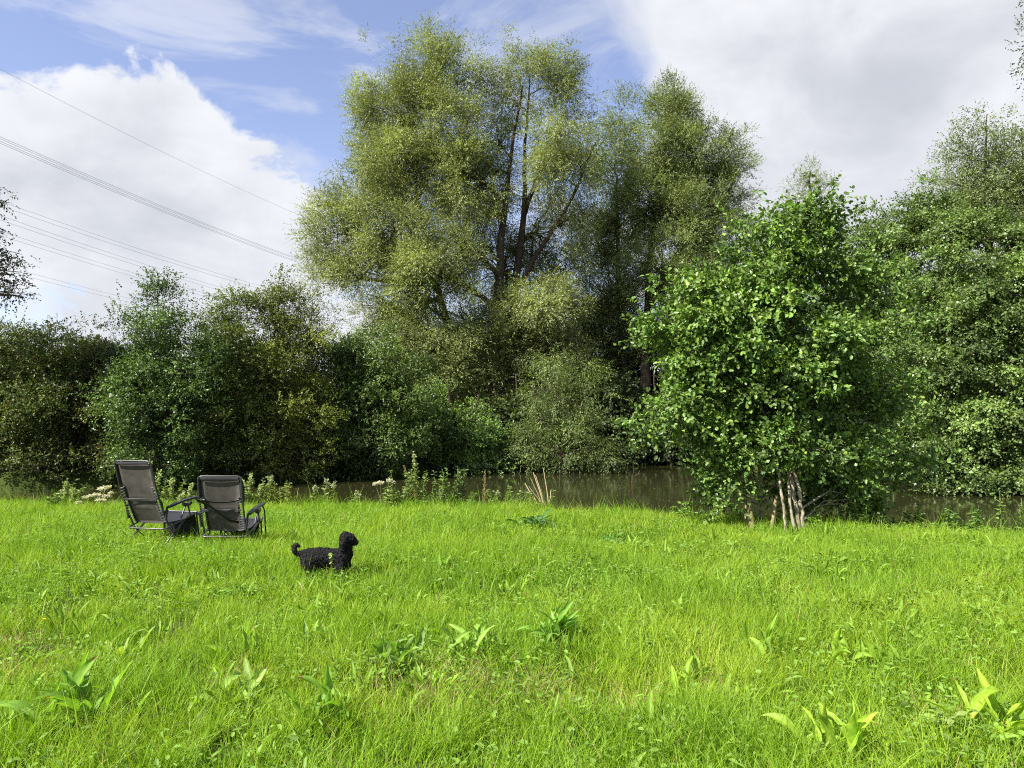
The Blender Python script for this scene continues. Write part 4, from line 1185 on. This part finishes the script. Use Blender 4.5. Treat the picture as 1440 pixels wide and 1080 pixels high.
def chair(label, px, py, head, height, lean, low=False):
    x, y = G(px, py)
    z = float(ground_z(np.array([x]), np.array([y]))[0])
    root = thing("reclining_chair", label, "chair", (x, y, z + (-.11 if low else -.06)), -math.radians(head), group="grey reclining garden chairs")
    W = .26                                    # half width of the frame
    zb, yb = .32, -.02                         # foot of the backrest
    zt, yt = height, yb - lean
    def bk(q, off=0.0):                        # a point along the backrest, with its slight bow
        return np.array([0, yb + (yt - yb) * q - .035 * math.sin(math.pi * q) + off * .9, zb + (zt - zb) * q + off * .3])
    # frame of the back
    mb = MB()
    left = [bk(q) + np.array([-W, 0, 0]) for q in np.linspace(0, 1, 7)]
    right = [bk(q) + np.array([W, 0, 0]) for q in np.linspace(1, 0, 7)]
    mb.tube(round_path(left[:-1] + [left[-1]] + [right[0]] + right[1:], .055, 6), .0105, 8)
    fr = mb.build("back_frame", M_TUBE, root, smooth=True)
    # mesh cloth of the back, slung between the tubes
    rows = []
    w1 = W - .055
    for q in np.linspace(.03, .955, 22):
        row = []
        for u in np.linspace(-1, 1, 9):
            c = bk(q, .012)
            sag = .014 * (1 - u * u) * min(1, (1 - q) * 4) + (.012 * math.sin(q * 40) * (1 - u * u) if .28 < q < .5 else 0)
            ww = w1 + (.03 if q > .62 else 0)
            row.append(c + np.array([u * ww, sag, 0]))
        rows.append(row)
    v, f = sheet(rows)
    mb = MB(); mb.add(v, f); back = mb.build("back_fabric", M_FABRIC, root, smooth=True)
    # dark sleeve strip along the head end and two slat bands behind the loins
    for q0, q1, m_, nm in ((.955, .985, M_SEATF, "top_sleeve"), (.40, .425, M_BLACK, "lumbar_strap")):
        rows = [[bk(q, -.008) + np.array([u * (W - .03), 0.03 * (1 - u * u) * (1 if nm == "lumbar_strap" else 0) - .006, 0]) for u in np.linspace(-1, 1, 7)] for q in np.linspace(q0, q1, 3)]
        v, f = sheet(rows, .008)
        mb = MB(); mb.add(v, f); mb.build(nm, m_, root)
    # elastic lacing each side, lower two thirds
    for sgn in (-1, 1):
        mb = MB()
        qs = np.linspace(.05, .60, 27)
        pts = []
        for i, q in enumerate(qs):
            pts.append(bk(q, .004) + np.array([sgn * (W if i % 2 else w1 - .008), -.012 if i % 2 else 0, 0]))
        mb.tube(np.array(pts), .0042, 5)
        mb.build("lacing", M_CORD, root)
        mb = MB()
        rows = [[bk(q, .006) + np.array([sgn * (w1 - .012 + k * .022), 0, 0]) for k in (0, 1)] for q in np.linspace(.03, .62, 8)]
        v, f = sheet(rows, .007); mb.add(v, f); mb.build("fabric_hem", M_SEATF, root)
        # side webbing beside the head end
        mb = MB()
        rows = [[bk(q, .004) + np.array([sgn * (W - .028 + k * .022), 0, 0]) for k in (0, 1)] for q in np.linspace(.62, .97, 8)]
        v, f = sheet(rows, .007); mb.add(v, f); mb.build("side_sleeve", M_SEATF, root)
    # seat frame: a U whose rear bar runs behind the back
    mb = MB()
    mb.tube(round_path([(-W - .02, .50, .43), (-W - .02, .12, .34), (-W - .02, -.10, .285), (W + .02, -.10, .285), (W + .02, .12, .34), (W + .02, .50, .43)], .07, 6), .0105, 8)
    mb.tube([(-W - .02, .49, .43), (W + .02, .49, .43)], .011, 8)
    mb.build("seat_frame", M_TUBE, root, smooth=True)
    rows = [[np.array([u * (W - .02), .0 + .49 * q, .345 + .085 * q - .05 * math.sin(math.pi * q) * (1 - .5 * u * u)]) for u in np.linspace(-1, 1, 7)] for q in np.linspace(0, 1, 9)]
    v, f = sheet(rows, .008); mb = MB(); mb.add(v, f); mb.build("seat_fabric", M_SEATF, root, smooth=True)
    # leg rest folded down, its shade put into the fabric colour
    rows = [[np.array([u * (W - .03), .50 + .06 * q + .02 * math.sin(math.pi * q), .43 - .36 * q]) for u in np.linspace(-1, 1, 5)] for q in np.linspace(0, 1, 9)]
    v, f = sheet(rows, .008); mb = MB(); mb.add(v, f); lr = mb.build("leg_rest", M_SEATF, root, smooth=True)
    mb = MB(); mb.tube(round_path([(-W, .50, .43), (-W, .57, .06), (W, .57, .06), (W, .50, .43)], .05, 5), .011, 8); mb.build("rest_frame", M_DARKTUBE, lr, smooth=True)
    for sgn in (-1, 1):
        X_ = sgn * (W + .035)
        # armrest: an arched plastic pad
        rows = []
        for q in np.linspace(0, 1, 10):
            c = np.array([X_ + sgn * .012, -.10 + .60 * q, .545 + .075 * q + .02 * math.sin(math.pi * q)])
            ww = .026 * (1 if .05 < q < .95 else .6)
            rows.append([c + np.array([ww * u, 0, .012 - .006 * u * u]) for u in (-1, -.4, .4, 1)])
        v, f = sheet(rows, .026); mb = MB(); mb.add(v, f); arm = mb.build("armrest", M_BLACK, root, smooth=True)
        mb = MB()
        rows = [[(X_ - .02 + .04 * k, .20 + .14 * q, .57 - .03 * math.sin(math.pi * q)) for k in (0, 1)] for q in np.linspace(0, 1, 5)]
        v, f = sheet(rows, .03); mb.add(v, f); mb.build("lock_clamp", M_BLACK, arm)
        # struts from the arm down to the seat side
        for y0, y1 in ((.26, .16), (.28, .34)):
            mb = MB(); mb.tube([(X_, y0, .57), (X_, y1, .39)], .010, 8); mb.build("arm_strut", M_DARKTUBE, root)
        # crossed legs
        mb = MB(); mb.tube(round_path([(X_, .44, .605), (X_, .53, .54), (X_, .64, .02)], .05, 5), .0105, 8, cap=True); leg = mb.build("leg", M_DARKTUBE, root, smooth=True)
        mb = MB(); mb.tube([(X_ - sgn * .02, .30, .395), (X_ - sgn * .02, -.20, .02)], .0105, 8, cap=True); mb.build("leg", M_TUBE, root, smooth=True)
        mb = MB(); mb.tube([(X_ - sgn * .04, -.02, .30), (X_ - sgn * .04, .30, .02)], .0105, 8, cap=True); mb.build("leg", M_DARKTUBE, root, smooth=True)
        mb = MB(); mb.tube([(X_, -.10, .55), (X_ - sgn * .02, -.085, .40)], .014, 8); mb.build("back_bracket", M_BLACK, root)
    for y_ in (-.20, .64):
        mb = MB(); mb.tube([(-W - .04, y_, .03), (W + .04, y_, .03)], .011, 8); mb.build("foot_bar", M_TUBE if y_ < 0 else M_DARKTUBE, root, smooth=True)
    if low:
        # head cushion hung on the front of the back, its loose strap trailing across behind
        mb = MB()
        rows = [[bk(q, .05) + np.array([u * (W - .01), .035 * (1 - u * u) + .03 * math.sin(math.pi * (q - .52) / .36), 0]) for u in np.linspace(-1, 1, 7)] for q in np.linspace(.52, .88, 7)]
        v, f = sheet(rows, .05); mb.add(v, f); mb.build("head_cushion", M_SEATF, root, smooth=True)
        a = [(-W - .005, .60), (-W * .5, .50), (0, .34), (W * .35, .24), (W * .75, .215)]
        rows = []
        for q in np.linspace(0, 1, 12):
            u = np.interp(q, np.linspace(0, 1, 5), [p[0] for p in a]); s = np.interp(q, np.linspace(0, 1, 5), [p[1] for p in a])
            rows.append([bk(s + k * .024, -.028) + np.array([u, 0, 0]) for k in (-1, 1)])
        v, f = sheet(rows, .006); mb = MB(); mb.add(v, f); mb.build("loose_strap", M_BLACK, root)
        rows = [[bk(.60 + k * .01, -.02) + np.array([u * (W - .03), .01 * (1 - u * u), -.03 * (1 - u * u)]) for k in (-1, 1)] for u in np.linspace(-1, 1, 12)]
        v, f = sheet(rows, .006); mb = MB(); mb.add(v, f); mb.build("cross_strap", M_BLACK, root)
    return root


chair("grey reclining garden chair with the taller plain back", 213, 771, 15, 1.13, .34)
chair("grey reclining garden chair with lower back and dark strap across it", 318, 773, 0, 1.03, .24, True)

# ------------------------------------------------------------------ dog
def build_dog():
    x, y = G(462, 815)
    z = float(ground_z(np.array([x]), np.array([y]))[0])
    k = .0072
    def q(px, py, yy=0.0):
        return ((px - 462) * k, yy, (815 - py) * k)
    V = [(q(448, 784), .118), (q(434, 784), .112), (q(464, 785), .116), (q(479, 786), .114), (q(486.5, 779), .088), (q(487, 768), .076), (q(487, 758), .080), (q(492, 757.5), .066), (q(496.5, 761), .048), (q(501, 762.5), .036),
         # tail
         (q(425, 776), .032), (q(418, 778), .028), (q(412, 774), .030), (q(411, 768), .030), (q(415, 765), .026), (q(418.5, 767), .017),
         # ears
         (q(485, 757, -.060), .034), (q(483.5, 764, -.084), .040), (q(484, 770, -.084), .030), (q(485, 757, .060), .034), (q(483.5, 764, .084), .040), (q(484, 770, .084), .030)]
    E = [(0, 1), (0, 2), (2, 3), (3, 4), (4, 5), (5, 6), (6, 7), (7, 8), (8, 9), (1, 10), (10, 11), (11, 12), (12, 13), (13, 14), (14, 15), (6, 16), (16, 17), (17, 18), (6, 19), (19, 20), (20, 21)]
    def chain(root_i, pts):
        prev = root_i
        for p, r in pts:
            V.append((p, r)); E.append((prev, len(V) - 1)); prev = len(V) - 1
    for s in (-1, 1):
        dx = 3 * s
        chain(3, [(q(482 + dx, 796, s * .062), .072), (q(482 + dx, 805, s * .06), .045), (q(482.5 + dx, 812, s * .06), .038), (q(484 + dx, 814, s * .06), .028)])
        chain(1, [(q(436 + dx, 794, s * .06), .078), (q(438 + dx, 801, s * .062), .052), (q(434 + dx, 807, s * .06), .040), (q(435 + dx, 812, s * .06), .036), (q(435 + dx, 814, s * .06), .027)])
    root = thing("dog", "small black curly dog standing in grass with tail curled up", "dog", (x, y, z - .005), math.radians(6))
    root.scale = (.93, .98, 1.0)
    me = bpy.data.meshes.new("body")
    bm = bmesh.new()
    for a, b in E:                                   # rounded limbs, fused into one skin below
        (pa, ra), (pb, rb) = V[a], V[b]
        pa, pb = Vector(pa), Vector(pb)
        for t in np.linspace(0, 1, 7):
            r = ra * (1 - t) + rb * t
            bmesh.ops.create_icosphere(bm, subdivisions=2, radius=r * .90, matrix=Matrix.Translation(pa.lerp(pb, float(t))))
    bm.to_mesh(me); bm.free()
    for v_ in me.vertices: v_.co.y *= .85
    tmp = bpy.data.objects.new("tmp_body", me); COL.objects.link(tmp)
    rm = tmp.modifiers.new("remesh", 'REMESH'); rm.mode = 'VOXEL'; rm.voxel_size = .008; rm.use_smooth_shade = True
    sm_ = tmp.modifiers.new("soften", 'SMOOTH'); sm_.factor = .5; sm_.iterations = 7
    tx = bpy.data.textures.new("curls", 'CLOUDS'); tx.noise_scale = .022; tx.noise_depth = 1
    dm = tmp.modifiers.new("curl", 'DISPLACE'); dm.texture = tx; dm.strength = .024; dm.mid_level = .45; dm.texture_coords = 'LOCAL'
    dg = bpy.context.evaluated_depsgraph_get()
    ev = bpy.data.meshes.new_from_object(tmp.evaluated_get(dg), depsgraph=dg)
    bpy.data.objects.remove(tmp)
    ev.name = "body"
    ev.materials.clear(); ev.materials.append(M_DOG)
    body = bpy.data.objects.new("body", ev); COL.objects.link(body); body.parent = root
    # short curls standing off the coat
    n = len(ev.vertices)
    co = np.empty(n * 3, np.float32); ev.vertices.foreach_get("co", co); co = co.reshape(-1, 3)
    no = np.empty(n * 3, np.float32); ev.vertices.foreach_get("normal", no); no = no.reshape(-1, 3)
    rng = np.random.default_rng(77)
    i = rng.choice(n, min(n, 9000), replace=False)
    i = i[(co[i][:, 2] > .02)]
    fm = MB(); m_ = len(i)
    add_leaves(fm, co[i] - no[i] * .003, no[i] + rng.normal(size=(m_, 3)) * .6, rng.normal(size=(m_, 3)), rng.uniform(.008, .018, m_), rng.uniform(.004, .008, m_), (.01, .01, .01) * np.ones((m_, 3)))
    fm.build("fur", M_DOG, body)
    def ball(nm, c, r, mat, sc=(1, 1, 1)):
        b = bmesh.new(); bmesh.ops.create_uvsphere(b, u_segments=12, v_segments=8, radius=r)
        bmesh.ops.scale(b, vec=sc, verts=b.verts); bmesh.ops.translate(b, vec=c, verts=b.verts)
        me2 = bpy.data.meshes.new(nm); b.to_mesh(me2); b.free(); me2.materials.append(mat)
        for p_ in me2.polygons: p_.use_smooth = True
        o = bpy.data.objects.new(nm, me2); COL.objects.link(o); o.parent = root
    ball("nose", Vector(q(504.6, 762.0)), .013, M_NOSE, (1, 1.2, .85))
    for s in (-1, 1):
        ball("eye", Vector(q(497.5, 757.5, s * .045)), .010, M_EYE)


build_dog()
# a leafy stem standing in front of the dog
spike_root = None
def front_stem():
    x, y = G(465, 824)
    z = float(ground_z(np.array([x]), np.array([y]))[0])
    t = thing("small_weed", "small weed with two pale leaf tufts standing in front of the dog", "plant", (x, y, z))
    rng = np.random.default_rng(9)
    mb = MB(); mb.tube([(0, 0, 0), (.005, 0, .15), (.0, 0, .33)], .003, 5, (.2, .3, .06)); mb.build("stem", M_STEM, t)
    for h, m, r in ((.31, 14, .028), (.235, 9, .02)):
        mb = MB()
        add_leaves(mb, np.array([0, 0, h]) + rng.normal(0, .006, (m, 3)), rng.normal(size=(m, 3)), rng.normal(size=(m, 3)), np.full(m, r), np.full(m, r * .7), np.array([.36, .44, .12]) * rng.uniform(.8, 1.2, (m, 1)), True)
        mb.build("leaf_tuft", M_LEAF, t)
front_stem()

# ------------------------------------------------------------------ overhead cables: they run past on the west side, sagging between far pylons
CD = np.array([0.4, 1.0])
def cable_pts(pA, pB, dist, off=(0, 0, 0)):
    """a cable in the vertical plane of the line that passes two sighted points, extended both ways"""
    a = P(pA[0], pA[1], dist)
    # second sighting: meet the plane through a along CD
    r = ray(*pB)
    den = r[0] * CD[1] - r[1] * CD[0]
    t = (a[0] * CD[1] - a[1] * CD[0]) / den
    b = np.array([0, 0, EYE]) + r * t
    L_ = np.dot((b - a)[:2], CD) / np.dot(CD, CD)
    sl = (b[2] - a[2]) / L_
    ts = np.linspace(-90, 190, 60)
    kq = .0011
    p = np.stack([a[0] + CD[0] * ts, a[1] + CD[1] * ts, a[2] + sl * ts + kq * ts * (ts - L_)], -1)
    return p + np.asarray(off)


def cables(label, specs, dist, r=.028, offs=((0, 0, 0),)):
    first = cable_pts(*specs[0], dist)[20]
    t = thing("power_line", label, "power line", first, group="overhead power lines")
    for s in specs:
        for o in offs:
            mb = MB(); mb.tube(cable_pts(*s, dist, o), r, 5)
            mb.build("cable", M_CABLE, t, first)


cables("single thin earth cable, topmost of the overhead power lines", [((0, 97), (415, 300))], 62, .012)
cables("thick bundle of four power cables below the topmost single cable", [((0, 195), (410, 362))], 58, .014, ((0, 0, 0), (.35, 0, 0), (0, 0, -.35), (.35, 0, -.35)))
cables("pair of power cables, uppermost of the three lower pairs", [((0, 283), (360, 400))], 66, .013, ((0, 0, 0), (0, 0, -.4)))
cables("pair of power cables, middle one of the three lower pairs", [((0, 303), (310, 404))], 68, .013, ((0, 0, 0), (0, 0, -.4)))
cables("pair of power cables, lowest of the three pairs above the hedge", [((0, 325), (280, 410))], 70, .013, ((0, 0, 0), (0, 0, -.4)))
cables("faint pair of power cables just over the hedge tops", [((50, 386), (200, 424))], 88, .013, ((0, 0, 0), (0, 0, -.5)))
